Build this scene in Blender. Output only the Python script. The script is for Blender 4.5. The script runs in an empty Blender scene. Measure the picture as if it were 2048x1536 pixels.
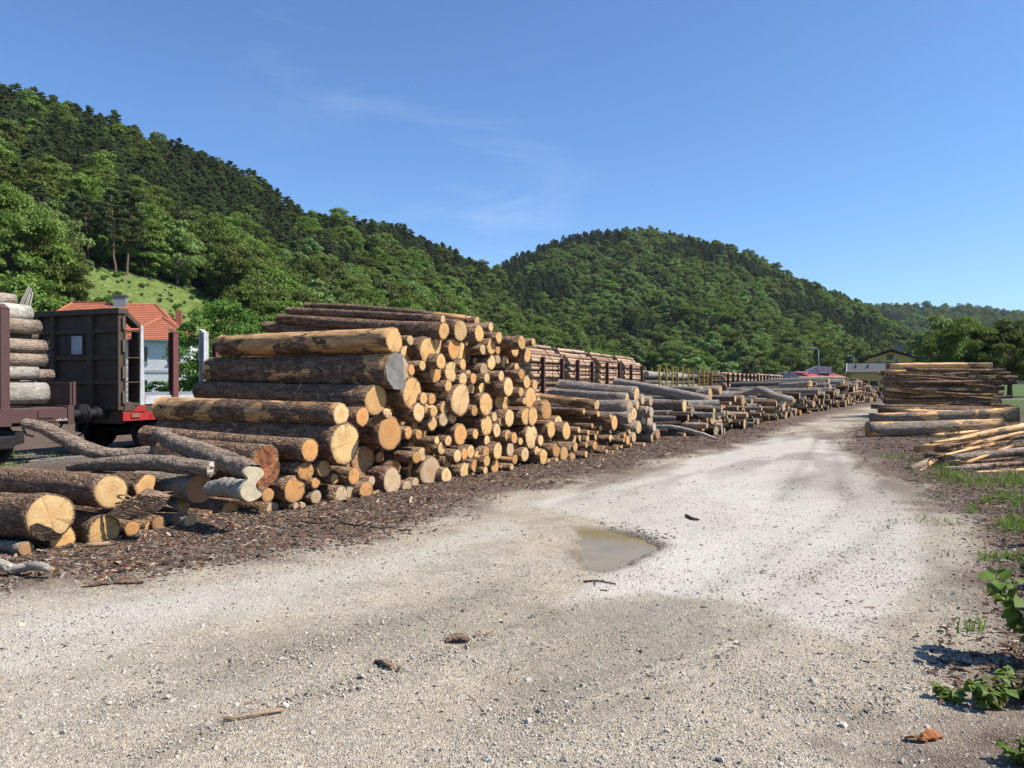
import bpy, math, random
import numpy as np
from mathutils import Vector, Matrix, Quaternion
R = math.radians
rng = np.random.default_rng(7)
random.seed(7)
scene = bpy.context.scene
col = scene.collection

# ------------------------------------------------------------------ camera
F, CX, HY, EYE = 1540.0, 1024.0, 765.0, 1.8          # photo pixels, metres
cd = bpy.data.cameras.new('camera'); cam = bpy.data.objects.new('camera', cd); col.objects.link(cam)
cd.sensor_width = 36.0; cd.sensor_fit = 'HORIZONTAL'; cd.lens = F / 2048 * 36
cam.location = (0, 0, EYE); cam.rotation_euler = (R(90) - math.atan(3 / F), 0, 0)
cd.clip_start = 0.05; cd.clip_end = 9000
scene.camera = cam

# ------------------------------------------------------------------ sky, sun, exposure
SUN_AZ, SUN_EL = R(98), R(50)                          # azimuth clockwise from the view axis
sdir = Vector((math.sin(SUN_AZ) * math.cos(SUN_EL), math.cos(SUN_AZ) * math.cos(SUN_EL), math.sin(SUN_EL)))
world = bpy.data.worlds.new('World'); scene.world = world; world.use_nodes = True
wt = world.node_tree; wt.nodes.clear()
w_out = wt.nodes.new('ShaderNodeOutputWorld'); w_bg = wt.nodes.new('ShaderNodeBackground')
sky = wt.nodes.new('ShaderNodeTexSky'); sky.sky_type = 'NISHITA'; sky.sun_disc = False
sky.sun_elevation = SUN_EL; sky.sun_rotation = SUN_AZ
sky.altitude = 300; sky.air_density = 1.0; sky.dust_density = 0.4; sky.ozone_density = 3.0
w_bg.inputs['Strength'].default_value = 0.10
# thin cirrus wisps
tc = wt.nodes.new('ShaderNodeTexCoord'); mp = wt.nodes.new('ShaderNodeMapping')
mp.inputs['Rotation'].default_value = (0, R(-22), 0); mp.inputs['Scale'].default_value = (2.2, 2.0, 8.0)
cn = wt.nodes.new('ShaderNodeTexNoise'); cn.inputs['Scale'].default_value = 1.6; cn.inputs['Detail'].default_value = 7; cn.inputs['Roughness'].default_value = .62
cn.inputs['Distortion'].default_value = .5
mp2 = wt.nodes.new('ShaderNodeMapping'); mp2.inputs['Location'].default_value = (.5, .3, 0)
cn2 = wt.nodes.new('ShaderNodeTexNoise'); cn2.inputs['Scale'].default_value = 1.9; cn2.inputs['Detail'].default_value = 2
cr = wt.nodes.new('ShaderNodeMapRange'); cr.inputs['From Min'].default_value = .50; cr.inputs['From Max'].default_value = .80; cr.inputs['To Max'].default_value = 1.0
cr2 = wt.nodes.new('ShaderNodeMapRange'); cr2.inputs['From Min'].default_value = .46; cr2.inputs['From Max'].default_value = .66; cr2.inputs['To Max'].default_value = .2
cmul = wt.nodes.new('ShaderNodeMath'); cmul.operation = 'MULTIPLY'
tint = wt.nodes.new('ShaderNodeMix'); tint.data_type = 'RGBA'; tint.blend_type = 'MULTIPLY'; tint.inputs['Factor'].default_value = 1.0
tint.inputs['B'].default_value = (.72, .93, 1.17, 1)
cmix = wt.nodes.new('ShaderNodeMix'); cmix.data_type = 'RGBA'; cmix.inputs['B'].default_value = (6.4, 7.2, 8.6, 1)
L = wt.links.new
vr = wt.nodes.new('ShaderNodeVectorRotate'); vr.rotation_type = 'Z_AXIS'; vr.inputs['Angle'].default_value = R(-9); L(tc.outputs['Generated'], vr.inputs['Vector'])
L(vr.outputs[0], mp.inputs['Vector']); L(mp.outputs['Vector'], cn.inputs['Vector'])
L(vr.outputs[0], mp2.inputs['Vector']); L(mp2.outputs['Vector'], cn2.inputs['Vector'])
L(cn.outputs['Fac'], cr.inputs['Value']); L(cn2.outputs['Fac'], cr2.inputs['Value'])
L(cr.outputs['Result'], cmul.inputs[0]); L(cr2.outputs['Result'], cmul.inputs[1])
L(sky.outputs['Color'], tint.inputs['A']); L(tint.outputs['Result'], cmix.inputs['A']); L(cmul.outputs['Value'], cmix.inputs['Factor'])
L(cmix.outputs['Result'], w_bg.inputs['Color']); L(w_bg.outputs['Background'], w_out.inputs['Surface'])
sl = bpy.data.lights.new('sun', 'SUN'); sl.energy = 5.0; sl.angle = R(0.53); sl.color = (1.0, .955, .88)
so = bpy.data.objects.new('sun', sl); col.objects.link(so); so.rotation_euler = sdir.to_track_quat('Z', 'Y').to_euler(); so.location = (60, 20, 90)
vs = scene.view_settings; vs.view_transform = 'Standard'; vs.look = 'None'; vs.gamma = 1; vs.exposure = 0.62; vs.use_curve_mapping = False
scene.cycles.max_bounces = 5; scene.cycles.diffuse_bounces = 3; scene.cycles.glossy_bounces = 2
scene.cycles.transmission_bounces = 2; scene.cycles.transparent_max_bounces = 4; scene.cycles.use_denoising = True
scene.cycles.caustics_reflective = False; scene.cycles.caustics_refractive = False

# ------------------------------------------------------------------ helpers
def P(px, py, Z):
    "the point that shows at photo pixel px, py at depth Z"
    return np.array([(px - CX) / F * Z, Z, EYE - (py - HY) / F * Z])
def G(px, py):
    "the point of the flat ground at photo pixel px, py"
    return P(px, py, EYE * F / (py - HY))
def G2(px, py): return G(px, py)[:2]

def tag(o, label=None, cat=None, group=None, kind=None):
    if label: o['label'] = label
    if cat: o['category'] = cat
    if group: o['group'] = group
    if kind: o['kind'] = kind
    return o
def empty(name, loc, rz=0.0):
    o = bpy.data.objects.new(name, None); col.objects.link(o); o.location = loc; o.rotation_euler = (0, 0, rz)
    o.empty_display_size = .2
    return o
def mesh(name, V, F, mats=(), mi=None, smooth=True, uv=None, vcol=None, attrs=None):
    "numpy mesh: F is a list of (n,k) index arrays"
    me = bpy.data.meshes.new(name)
    V = np.asarray(V, dtype=np.float32)
    F = [np.asarray(f, dtype=np.int32) for f in F if len(f)]
    lv = np.concatenate([f.ravel() for f in F])
    tot = np.concatenate([np.full(len(f), f.shape[1], np.int32) for f in F])
    st = np.concatenate([[0], np.cumsum(tot)[:-1]]).astype(np.int32)
    me.vertices.add(len(V)); me.vertices.foreach_set('co', V.ravel())
    me.loops.add(len(lv)); me.loops.foreach_set('vertex_index', lv)
    me.polygons.add(len(tot)); me.polygons.foreach_set('loop_start', st)
    for m in mats: me.materials.append(m)
    if mi is not None: me.polygons.foreach_set('material_index', np.asarray(mi, np.int32))
    me.polygons.foreach_set('use_smooth', np.full(len(tot), bool(smooth)) if np.ndim(smooth) == 0 else np.asarray(smooth, bool))
    me.update(calc_edges=True)
    if uv is not None:
        l = me.uv_layers.new(name='UVMap'); l.data.foreach_set('uv', np.asarray(uv, np.float32)[lv].ravel())
    if vcol is not None:
        a = me.color_attributes.new('Col', 'FLOAT_COLOR', 'POINT')
        c = np.ones((len(V), 4), np.float32); c[:, :3] = vcol; a.data.foreach_set('color', c.ravel())
    for k, v in (attrs or {}).items():
        v = np.asarray(v, np.float32)
        if v.ndim == 1:
            a = me.attributes.new(k, 'FLOAT', 'POINT'); a.data.foreach_set('value', v)
        else:
            a = me.attributes.new(k, 'FLOAT_VECTOR', 'POINT'); a.data.foreach_set('vector', v.ravel())
    return me
def obj(name, me, parent=None, loc=None, rot=None, color=None):
    o = bpy.data.objects.new(name, me); col.objects.link(o)
    if parent is not None: o.parent = parent
    if loc is not None: o.location = loc
    if rot is not None:
        if isinstance(rot, Quaternion): o.rotation_mode = 'QUATERNION'; o.rotation_quaternion = rot
        else: o.rotation_euler = rot
    if color is not None: o.color = color
    return o
def copy_tree(o, parent=None):
    c = o.copy(); col.objects.link(c); c.parent = parent
    for ch in list(o.children): copy_tree(ch, c)
    return c

class MB:
    "collects boxes, prisms and tubes into one mesh"
    def __init__(s): s.V = []; s.F = {3: [], 4: []}; s.n = 0
    def add(s, V, F):
        V = np.asarray(V, float)
        for f in F: s.F.setdefault(len(f), []).append([i + s.n for i in f])
        s.V.append(V); s.n += len(V); return s
    def box(s, lo, hi, M=None):
        x0, y0, z0 = lo; x1, y1, z1 = hi
        V = np.array([(x0, y0, z0), (x1, y0, z0), (x1, y1, z0), (x0, y1, z0), (x0, y0, z1), (x1, y0, z1), (x1, y1, z1), (x0, y1, z1)], float)
        if M is not None: V = V @ np.array(M)[:3, :3].T + np.array(M)[:3, 3]
        return s.add(V, [(0, 3, 2, 1), (4, 5, 6, 7), (0, 1, 5, 4), (1, 2, 6, 5), (2, 3, 7, 6), (3, 0, 4, 7)])
    def prism(s, pts, vec):
        "extrudes a closed 3-D polygon along vec"
        A = np.asarray(pts, float); B = A + np.asarray(vec, float); n = len(A)
        s.add(np.vstack([A, B]), [tuple(range(n))[::-1], tuple(range(n, 2 * n))] + [(i, (i + 1) % n, (i + 1) % n + n, i + n) for i in range(n)])
        return s
    def tube(s, pts, rad, n=8, cap=True):
        V, Fq = sweep(pts, rad, n); m = len(pts)
        s.add(V, [tuple(f) for f in Fq])
        if cap:
            b = s.n - len(V)
            s.F.setdefault(n, []).append([b + i for i in range(n)][::-1]); s.F[n].append([b + (m - 1) * n + i for i in range(n)])
        return s
    def mesh(s, name, mat, smooth=False):
        return mesh(name, np.vstack(s.V), [np.array(f) for f in s.F.values() if f], [mat], smooth=smooth)
    def obj(s, name, mat, parent=None, smooth=False, **k): return obj(name, s.mesh(name, mat, smooth), parent, **k)
def bevel(o, w=.01, seg=2):
    m = o.modifiers.new('bevel', 'BEVEL'); m.width = w; m.segments = seg; m.limit_method = 'ANGLE'; return o

def sweep(pts, rad, n=8, shape=None):
    pts = np.asarray(pts, float); m = len(pts); rad = np.broadcast_to(np.asarray(rad, float), (m,))
    T = np.gradient(pts, axis=0); T /= np.linalg.norm(T, axis=1)[:, None]
    up = np.array([0, 0, 1.0]); 
    if abs(T[0] @ up) > .9: up = np.array([1.0, 0, 0])
    V = []
    th = np.arange(n) * 2 * np.pi / n
    for i in range(m):
        u = np.cross(up, T[i]); u /= np.linalg.norm(u); v = np.cross(T[i], u); up = v
        s = rad[i] * (shape[i] if shape is not None else 1.0)
        V.append(pts[i] + (np.cos(th) * s)[:, None] * u + (np.sin(th) * s)[:, None] * v)
    V = np.vstack(V)
    i = np.arange(m - 1)[:, None] * n; j = np.arange(n)[None, :]; k = (j + 1) % n
    Fq = np.stack([i + j, i + k, i + n + k, i + n + j], -1).reshape(-1, 4)
    return V, Fq
def smoothstep(a, b, x): t = np.clip((x - a) / (b - a), 0, 1); return t * t * (3 - 2 * t)
_perm = np.random.default_rng(3).permutation(1024)
def vnoise(x, y, seed=0):
    "2-D value noise 0..1"
    x = np.asarray(x, float); y = np.asarray(y, float)
    xi = np.floor(x).astype(int); yi = np.floor(y).astype(int); xf = x - xi; yf = y - yi
    xf = xf * xf * (3 - 2 * xf); yf = yf * yf * (3 - 2 * yf)
    h = lambda a, b: _perm[(_perm[(a + seed * 37) & 1023] + b) & 1023] / 1023.0
    return (h(xi, yi) * (1 - xf) + h(xi + 1, yi) * xf) * (1 - yf) + (h(xi, yi + 1) * (1 - xf) + h(xi + 1, yi + 1) * xf) * yf
def fbm(x, y, oct=4, seed=0):
    s = 0; a = .5
    for o in range(oct): s = s + a * vnoise(x * 2 ** o, y * 2 ** o, seed + o * 11); a *= .5
    return s / (1 - .5 ** oct)

# ------------------------------------------------------------------ materials
MATS = {}
class NT:
    "small node-tree helper"
    def __init__(s, name):
        m = bpy.data.materials.new(name); m.use_nodes = True; s.m = m; s.t = m.node_tree; s.t.nodes.clear()
        s.out = s.t.nodes.new('ShaderNodeOutputMaterial'); s.b = s.t.nodes.new('ShaderNodeBsdfPrincipled')
        s.l(s.b.outputs[0], s.out.inputs['Surface'])
        s.b.inputs['Specular IOR Level'].default_value = .25
        MATS[name] = m
    def l(s, a, b): s.t.links.new(a, b)
    def n(s, typ, **k):
        nd = s.t.nodes.new('ShaderNode' + typ)
        for a, v in k.items(): setattr(nd, a, v)
        return nd
    def setin(s, nd, **k):
        for a, v in k.items():
            key = a.replace('_', ' ')
            if isinstance(v, bpy.types.NodeSocket): s.l(v, nd.inputs[key])
            else: nd.inputs[key].default_value = v
        return nd
    def noise(s, vec, scale, detail=4, rough=.55, dist=0.0):
        nd = s.n('TexNoise'); s.setin(nd, Scale=scale, Detail=detail, Roughness=rough, Distortion=dist)
        if vec is not None: s.l(vec, nd.inputs['Vector'])
        return nd.outputs['Fac']
    def mapv(s, vec, scale=(1, 1, 1), loc=(0, 0, 0), rot=(0, 0, 0)):
        nd = s.n('Mapping'); s.l(vec, nd.inputs['Vector']); s.setin(nd, Scale=scale, Rotation=rot)
        if isinstance(loc, bpy.types.NodeSocket): s.l(loc, nd.inputs['Location'])
        else: nd.inputs['Location'].default_value = loc
        return nd.outputs['Vector']
    def math(s, op, a, b=None, c=None, clamp=False):
        nd = s.n('Math', operation=op, use_clamp=clamp)
        for i, v in enumerate((a, b, c)):
            if v is None: continue
            if isinstance(v, bpy.types.NodeSocket): s.l(v, nd.inputs[i])
            else: nd.inputs[i].default_value = v
        return nd.outputs[0]
    def rng(s, v, a, b, c=0.0, d=1.0, smooth=False):
        nd = s.n('MapRange'); nd.interpolation_type = 'SMOOTHSTEP' if smooth else 'LINEAR'
        for k, x in zip(('Value', 'From Min', 'From Max', 'To Min', 'To Max'), (v, a, b, c, d)):
            if isinstance(x, bpy.types.NodeSocket): s.l(x, nd.inputs[k])
            else: nd.inputs[k].default_value = x
        return nd.outputs['Result']
    def mix(s, f, a, b, blend='MIX'):
        nd = s.n('Mix'); nd.data_type = 'RGBA'; nd.blend_type = blend
        for k, x in (('Factor', f), ('A', a), ('B', b)):
            if isinstance(x, bpy.types.NodeSocket): s.l(x, nd.inputs[k])
            else: nd.inputs[k].default_value = x if k == 'Factor' else (*x[:3], 1)
        return nd.outputs['Result']
    def ramp(s, f, stops):
        nd = s.n('ValToRGB'); s.l(f, nd.inputs['Fac']); e = nd.color_ramp.elements
        while len(e) < len(stops): e.new(.5)
        for el, (p, c) in zip(e, stops): el.position = p; el.color = (*c[:3], 1)
        return nd.outputs['Color']
    def bump(s, h, strength=.5, dist=.02, prev=None):
        nd = s.n('Bump'); nd.inputs['Strength'].default_value = strength; nd.inputs['Distance'].default_value = dist
        s.l(h, nd.inputs['Height'])
        if prev is not None: s.l(prev, nd.inputs['Normal'])
        return nd.outputs['Normal']
    def fin(s, color=None, rough=.85, normal=None, metal=0.0, spec=None):
        for k, v in (('Base Color', color), ('Roughness', rough), ('Normal', normal), ('Metallic', metal), ('Specular IOR Level', spec)):
            if v is None: continue
            if isinstance(v, bpy.types.NodeSocket): s.l(v, s.b.inputs[k])
            elif k == 'Base Color': s.b.inputs[k].default_value = (*v[:3], 1)
            else: s.b.inputs[k].default_value = v
        return s.m

def paint(name, c, rough=.55, dirt=.35, scale=6.0, dirtc=(.06, .045, .035)):
    t = NT(name); ob = t.n('TexCoord').outputs['Object']
    n1 = t.noise(ob, scale, 6, .65); n2 = t.noise(t.mapv(ob, (3, 3, .6)), scale * 2, 4)
    m = t.math('MULTIPLY', t.rng(n1, .42, .72), dirt)
    cc = t.mix(m, c, dirtc); cc = t.mix(t.rng(n2, .3, .75, 0, .35), cc, tuple(x * .6 for x in c))
    return t.fin(cc, t.rng(n1, .3, .7, rough, min(1, rough + .25)), t.bump(n1, .15, .01), spec=.3)

def make_bark():
    t = NT('bark'); tc_ = t.n('TexCoord'); oi = t.n('ObjectInfo')
    rnd = t.math('MULTIPLY', oi.outputs['Random'], 60.0)
    cmb = t.n('CombineXYZ'); t.l(rnd, cmb.inputs[0]); t.l(rnd, cmb.inputs[1])
    v = t.mapv(tc_.outputs['Object'], (1, 1, 1), cmb.outputs[0])
    sp = t.n('SeparateColor'); t.l(oi.outputs['Color'], sp.inputs[0])
    peel, tone, grey = sp.outputs[0], sp.outputs[1], sp.outputs[2]
    vs_ = t.mapv(v, (.4, 1, 1))
    n1 = t.noise(vs_, 13, 7, .68, .6); n2 = t.noise(v, 3.0, 4, .6)
    vo = t.n('TexVoronoi', feature='DISTANCE_TO_EDGE'); t.setin(vo, Scale=19.0); t.l(t.mapv(t.mapv(v, (.45, 1, 1)), (1, 1, 1)), vo.inputs['Vector'])
    fur = t.rng(vo.outputs['Distance'], .0, .16)
    hgt = t.math('MULTIPLY', t.math('ADD', n1, t.math('MULTIPLY', fur, .45)), t.rng(grey, .4, 1, 1, .35))
    brown = t.ramp(n1, [(.28, (.032, .019, .012)), (.45, (.12, .073, .043)), (.60, (.25, .162, .10)), (.8, (.40, .29, .20))])
    brown = t.mix(t.rng(fur, 0, 1, .35, 0), brown, (.025, .016, .011))
    greyc = t.ramp(n1, [(.25, (.12, .105, .085)), (.5, (.24, .22, .185)), (.75, (.38, .355, .31))])
    kv = t.n('TexVoronoi'); t.setin(kv, Scale=3.4); t.l(t.mapv(v, (.6, 1, 1)), kv.inputs['Vector']); greyc = t.mix(t.rng(kv.outputs['Distance'], .05, .16, .75, 0), greyc, (.05, .04, .03))
    greyc = t.mix(t.rng(t.noise(v, 5.5, 5, .7), .48, .7, 0, .6), greyc, (.10, .08, .055))
    greyc = t.mix(t.rng(n2, .55, .75, 0, .5), greyc, (.42, .39, .34))
    bark = t.mix(grey, brown, greyc)
    bark = t.mix(t.rng(n2, .3, .7, 0, .5), bark, t.mix(.5, bark, (.10, .055, .035)))
    pn = t.math('ADD', t.noise(t.mapv(v, (.55, 1, 1)), 1.7, 5, .6, .4), t.math('MULTIPLY', t.math('SUBTRACT', n1, .5), .22))
    pm = t.rng(pn, t.math('SUBTRACT', .86, t.math('MULTIPLY', peel, .5)), t.math('SUBTRACT', .885, t.math('MULTIPLY', peel, .5)))
    wn = t.noise(t.mapv(v, (.15, 1, 1)), 16, 4)
    wood = t.ramp(wn, [(.3, (.20, .10, .04)), (.5, (.38, .215, .09)), (.7, (.53, .345, .16))])
    cc = t.mix(pm, bark, wood)
    hs = t.n('HueSaturation'); t.l(cc, hs.inputs['Color']); t.l(t.rng(tone, 0, 1, .6, 1.9), hs.inputs['Value'])
    inv = t.math('SUBTRACT', 1.0, pm)
    h2 = t.math('ADD', t.math('MULTIPLY', hgt, inv), t.math('MULTIPLY', inv, .35))
    return t.fin(hs.outputs['Color'], t.rng(pm, 0, 1, .95, .6), t.bump(h2, .9, .03), spec=.2)

def make_cut():
    t = NT('cut_wood'); oi = t.n('ObjectInfo'); uvn = t.n('UVMap'); uvn.uv_map = 'UVMap'
    rnd = t.math('MULTIPLY', oi.outputs['Random'], 40.0)
    cmb = t.n('CombineXYZ'); t.l(rnd, cmb.inputs[0]); t.l(rnd, cmb.inputs[2])
    v = t.mapv(uvn.outputs[0], (1, 1, 1), cmb.outputs[0])
    ln = t.n('VectorMath', operation='LENGTH'); 
    off = t.n('VectorMath', operation='ADD'); t.l(uvn.outputs[0], off.inputs[0]); off.inputs[1].default_value = (.07, -.05, 0)
    t.l(off.outputs[0], ln.inputs[0]); d = ln.outputs['Value']
    wob = t.math('ADD', d, t.math('MULTIPLY', t.noise(v, 2.2, 3), .16))
    ring = t.math('SINE', t.math('MULTIPLY', wob, 75.0)); ring2 = t.math('SINE', t.math('MULTIPLY', wob, 27.0))
    blot = t.noise(v, 1.6, 5, .6, .5); fine = t.noise(v, 9, 5, .65)
    base = oi.outputs['Color']
    c = t.mix(t.rng(blot, .35, .7, 0, .55), base, t.mix(.55, base, (.72, .36, .12), 'MULTIPLY'))
    c = t.mix(t.rng(ring, -1, 1, 0, .16), c, (.28, .15, .06)); c = t.mix(t.rng(ring2, -1, 1, 0, .14), c, (.75, .55, .32))
    c = t.mix(t.rng(fine, .5, .8, 0, .35), c, (.20, .12, .06))
    # heart wood and rim
    c = t.mix(t.rng(d, .1, .65, t.rng(oi.outputs['Random'], 0, .7, .6, .1), 0), c, (.40, .17, .055))
    c = t.mix(t.rng(d, .84, 1.0, 0, .55), c, (.30, .15, .06))
    st_ = t.noise(v, 3.5, 6, .7, 1.2); c = t.mix(t.rng(st_, .50, .72, 0, .62), c, (.26, .15, .075))
    # saw marks and drying cracks
    rotv = t.n('VectorRotate', rotation_type='Z_AXIS'); t.l(uvn.outputs[0], rotv.inputs['Vector']); t.l(rnd, rotv.inputs['Angle'])
    saw = t.noise(t.mapv(rotv.outputs[0], (1.2, 22, 1)), 1.0, 3); c = t.mix(t.rng(saw, .48, .72, 0, t.rng(oi.outputs['Random'], .3, 1, .1, .6)), c, (.24, .15, .08))
    gr = t.n('TexGradient', gradient_type='RADIAL'); t.l(rotv.outputs[0], gr.inputs[0])
    crn = t.noise(None, 8.0, 3); cc3 = t.n('CombineXYZ'); t.l(gr.outputs['Fac'], cc3.inputs[0]); t.l(rnd, cc3.inputs[1])
    nn = t.n('TexNoise'); t.setin(nn, Scale=9.0, Detail=2.0); t.l(t.mapv(cc3.outputs[0], (1, 1, 1)), nn.inputs['Vector'])
    crk = t.math('MULTIPLY', t.rng(t.math('ABSOLUTE', t.math('SUBTRACT', nn.outputs['Fac'], .5)), 0, .018, 1, 0), t.rng(d, .05, .3, 0, 1))
    crk = t.math('MULTIPLY', crk, t.rng(oi.outputs['Random'], .15, .5, 0, .85))
    c = t.mix(crk, c, (.09, .05, .025))
    h = t.math('ADD', t.math('MULTIPLY', saw, .6), t.math('MULTIPLY', fine, .5))
    return t.fin(c, .8, t.bump(h, .45, .006), spec=.2)

def make_foliage(name, c1, c2, trans=.35):
    t = NT(name); oi = t.n('ObjectInfo'); at = t.n('Attribute'); at.attribute_name = 'Col'
    sp = t.n('SeparateColor'); t.l(at.outputs['Color'], sp.inputs[0])
    c = t.mix(sp.outputs[0], c1, c2)
    hs = t.n('HueSaturation'); t.l(c, hs.inputs['Color'])
    t.l(t.rng(oi.outputs['Random'], 0, 1, .470, .512), hs.inputs['Hue']); t.l(t.rng(oi.outputs['Random'], 0, 1, .62, 1.4), hs.inputs['Value'])
    t.b.inputs['Roughness'].default_value = .6; t.l(hs.outputs['Color'], t.b.inputs['Base Color'])
    tr = t.n('BsdfTranslucent'); t.l(t.mix(.5, hs.outputs['Color'], (1.3, 1.25, .35), 'MULTIPLY'), tr.inputs['Color'])
    ms = t.n('MixShader'); ms.inputs[0].default_value = trans; t.l(t.b.outputs[0], ms.inputs[1]); t.l(tr.outputs[0], ms.inputs[2])
    t.l(ms.outputs[0], t.out.inputs['Surface']); return t.m

def make_vcol(name, rough=.9, bump=.3, spec=.2):
    t = NT(name); at = t.n('Attribute'); at.attribute_name = 'Col'; ob = t.n('TexCoord').outputs['Object']
    n = t.noise(ob, 40, 3)
    return t.fin(t.mix(t.rng(n, .3, .7, 0, .4), at.outputs['Color'], t.mix(.5, at.outputs['Color'], (.35, .3, .25), 'MULTIPLY')), rough, t.bump(n, bump, .004), spec=spec)

make_bark(); make_cut()
make_foliage('leaf_broad', (.070, .124, .020), (.165, .230, .042))
make_foliage('leaf_pale', (.10, .165, .043), (.21, .275, .085))
make_foliage('leaf_pine', (.045, .072, .025), (.098, .130, .043), .25)
make_foliage('leaf_bush', (.06, .14, .02), (.12, .21, .035))
make_foliage('grass_blade', (.08, .16, .025), (.20, .26, .06), .3)
make_vcol('stone'); make_vcol('chip', .9, .5)
paint('steel_brown', (.095, .048, .042), .6, .5)
paint('steel_dark', (.085, .058, .040), .65, .5, dirtc=(.07, .045, .03))
paint('steel_black', (.012, .012, .013), .6, .4)
paint('steel_red', (.40, .022, .022), .55, .5, 8)
paint('rust_red', (.17, .055, .05), .7, .5, 9)
paint('paint_white', (.50, .50, .49), .6, .55, 5, (.2, .17, .14))
paint('paint_yellow', (.52, .38, .05), .5, .3)
paint('rail_steel', (.25, .22, .2), .4, .5)
paint('sleeper_wood', (.12, .09, .07), .9, .4)
paint('wall_white', (.70, .69, .68), .9, .12, 1.5, (.3, .3, .32))
paint('wall_yellow', (.56, .44, .15), .9, .15, 1.2, (.3, .24, .12))
paint('wall_grey', (.36, .40, .43), .8, .2, 1.0)
paint('roof_grey', (.10, .10, .105), .8, .35, 1.5)
paint('roof_red_sheet', (.33, .05, .055), .6, .2, .7)
paint('timber_dark', (.05, .035, .025), .8, .3)
paint('chimney_brick', (.28, .12, .08), .9, .4, 5)
paint('lamp_grey', (.22, .24, .25), .5, .2)
paint('dry_bark', (.36, .13, .045), .9, .5, 30)
paint('saw_cut', (.50, .42, .28), .9, .5, 14, (.16, .12, .08))
paint('twig_bark', (.075, .055, .042), .9, .5, 20)
paint('twig_pale', (.33, .22, .13), .9, .4, 25)
paint('trunk', (.10, .075, .055), .95, .5, 4)
paint('trunk_pine', (.16, .105, .075), .95, .5, 3)
paint('dead_wood', (.30, .27, .23), .95, .3, 8)
paint('weathered_cut', (.24, .225, .20), .95, .55, 9, (.07, .06, .05))
t = NT('rotten_wood'); ob = t.n('TexCoord').outputs['Object']; n1 = t.noise(ob, 7, 7, .7, .8)
t.fin(t.ramp(n1, [(.3, (.03, .025, .025)), (.45, (.16, .06, .03)), (.58, (.36, .14, .06)), (.75, (.42, .27, .16))]), .95, t.bump(n1, .9, .05))
t = NT('glass'); t.fin((.02, .025, .03), .08, spec=.5)
t = NT('tile_roof'); ob = t.n('TexCoord').outputs['Object']; oi = t.n('ObjectInfo')
vo = t.n('TexVoronoi'); t.setin(vo, Scale=3.2); t.l(t.mapv(ob, (1, 1, .6)), vo.inputs['Vector']); n1 = t.noise(ob, .8, 4)
c = t.mix(t.rng(vo.outputs['Color'], 0, 1, 0, .55), (.40, .135, .07), (.26, .085, .05)); c = t.mix(t.rng(n1, .5, .75, 0, .5), c, (.22, .10, .06))
t.fin(c, .85, t.bump(n1, .2, .02))

# ------------------------------------------------------------------ ground
def seg_dist(x, y, poly, closed=False):
    poly = np.asarray(poly, float); d = np.full(np.shape(x), 1e9)
    n = len(poly) if closed else len(poly) - 1
    for i in range(n):
        a = poly[i]; b = poly[(i + 1) % len(poly)]; ab = b - a
        t = np.clip(((x - a[0]) * ab[0] + (y - a[1]) * ab[1]) / (ab @ ab + 1e-12), 0, 1)
        d = np.minimum(d, np.hypot(x - a[0] - t * ab[0], y - a[1] - t * ab[1]))
    return d
def inside(x, y, poly):
    poly = np.asarray(poly, float); r = np.zeros(np.shape(x), bool); j = len(poly) - 1
    for i in range(len(poly)):
        xi, yi = poly[i]; xj, yj = poly[j]
        c = ((yi > y) != (yj > y)) & (x < (xj - xi) * (y - yi) / (yj - yi + 1e-12) + xi); r ^= c; j = i
    return r
LE = [G2(*p) for p in [(-600, 1235), (0, 1190), (250, 1160), (500, 1122), (700, 1090), (830, 1052), (960, 1005), (1100, 972), (1250, 938), (1400, 908), (1500, 885), (1560, 862), (1650, 834), (1745, 811), (1800, 800)]]
RE = [G2(*p) for p in [(1800, 812), (1745, 835), (1695, 862), (1690, 890), (1750, 930), (1850, 1000), (1915, 1080), (1925, 1200), (1890, 1330), (1850, 1536)]] + [np.array([1.1, 1.5]), np.array([1.0, -8]), np.array([-12, -8]), np.array([-14, 3.0])]
ROAD = np.array(LE + RE)
PUD = np.array([G2(*p) for p in [(1166, 1054), (1205, 1058), (1250, 1066), (1305, 1084), (1312, 1090), (1285, 1102), (1240, 1126), (1200, 1137), (1178, 1134), (1168, 1108), (1186, 1082)]])
RAIL0 = np.array([-10.5, 16.0]); RAILD = np.array([.383, .924]); RAILN = np.array([.924, -.383])   # near side of the wagons
def road_sd(x, y):
    d = seg_dist(x, y, ROAD, True); return np.where(inside(x, y, ROAD), -d, d)
def pud_sd(x, y):
    d = seg_dist(x, y, PUD, True); return np.where(inside(x, y, PUD), -d, d)
def rail_off(x, y): return (x - RAIL0[0]) * RAILN[0] + (y - RAIL0[1]) * RAILN[1]      # <0 beyond the wagon side
def patch(x, y, px, py, rx, ry, ang=0.0):
    c = G2(px, py); u = (x - c[0]) * math.cos(ang) + (y - c[1]) * math.sin(ang); v = -(x - c[0]) * math.sin(ang) + (y - c[1]) * math.cos(ang)
    return np.exp(-((u / rx) ** 2 + (v / ry) ** 2))
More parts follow.
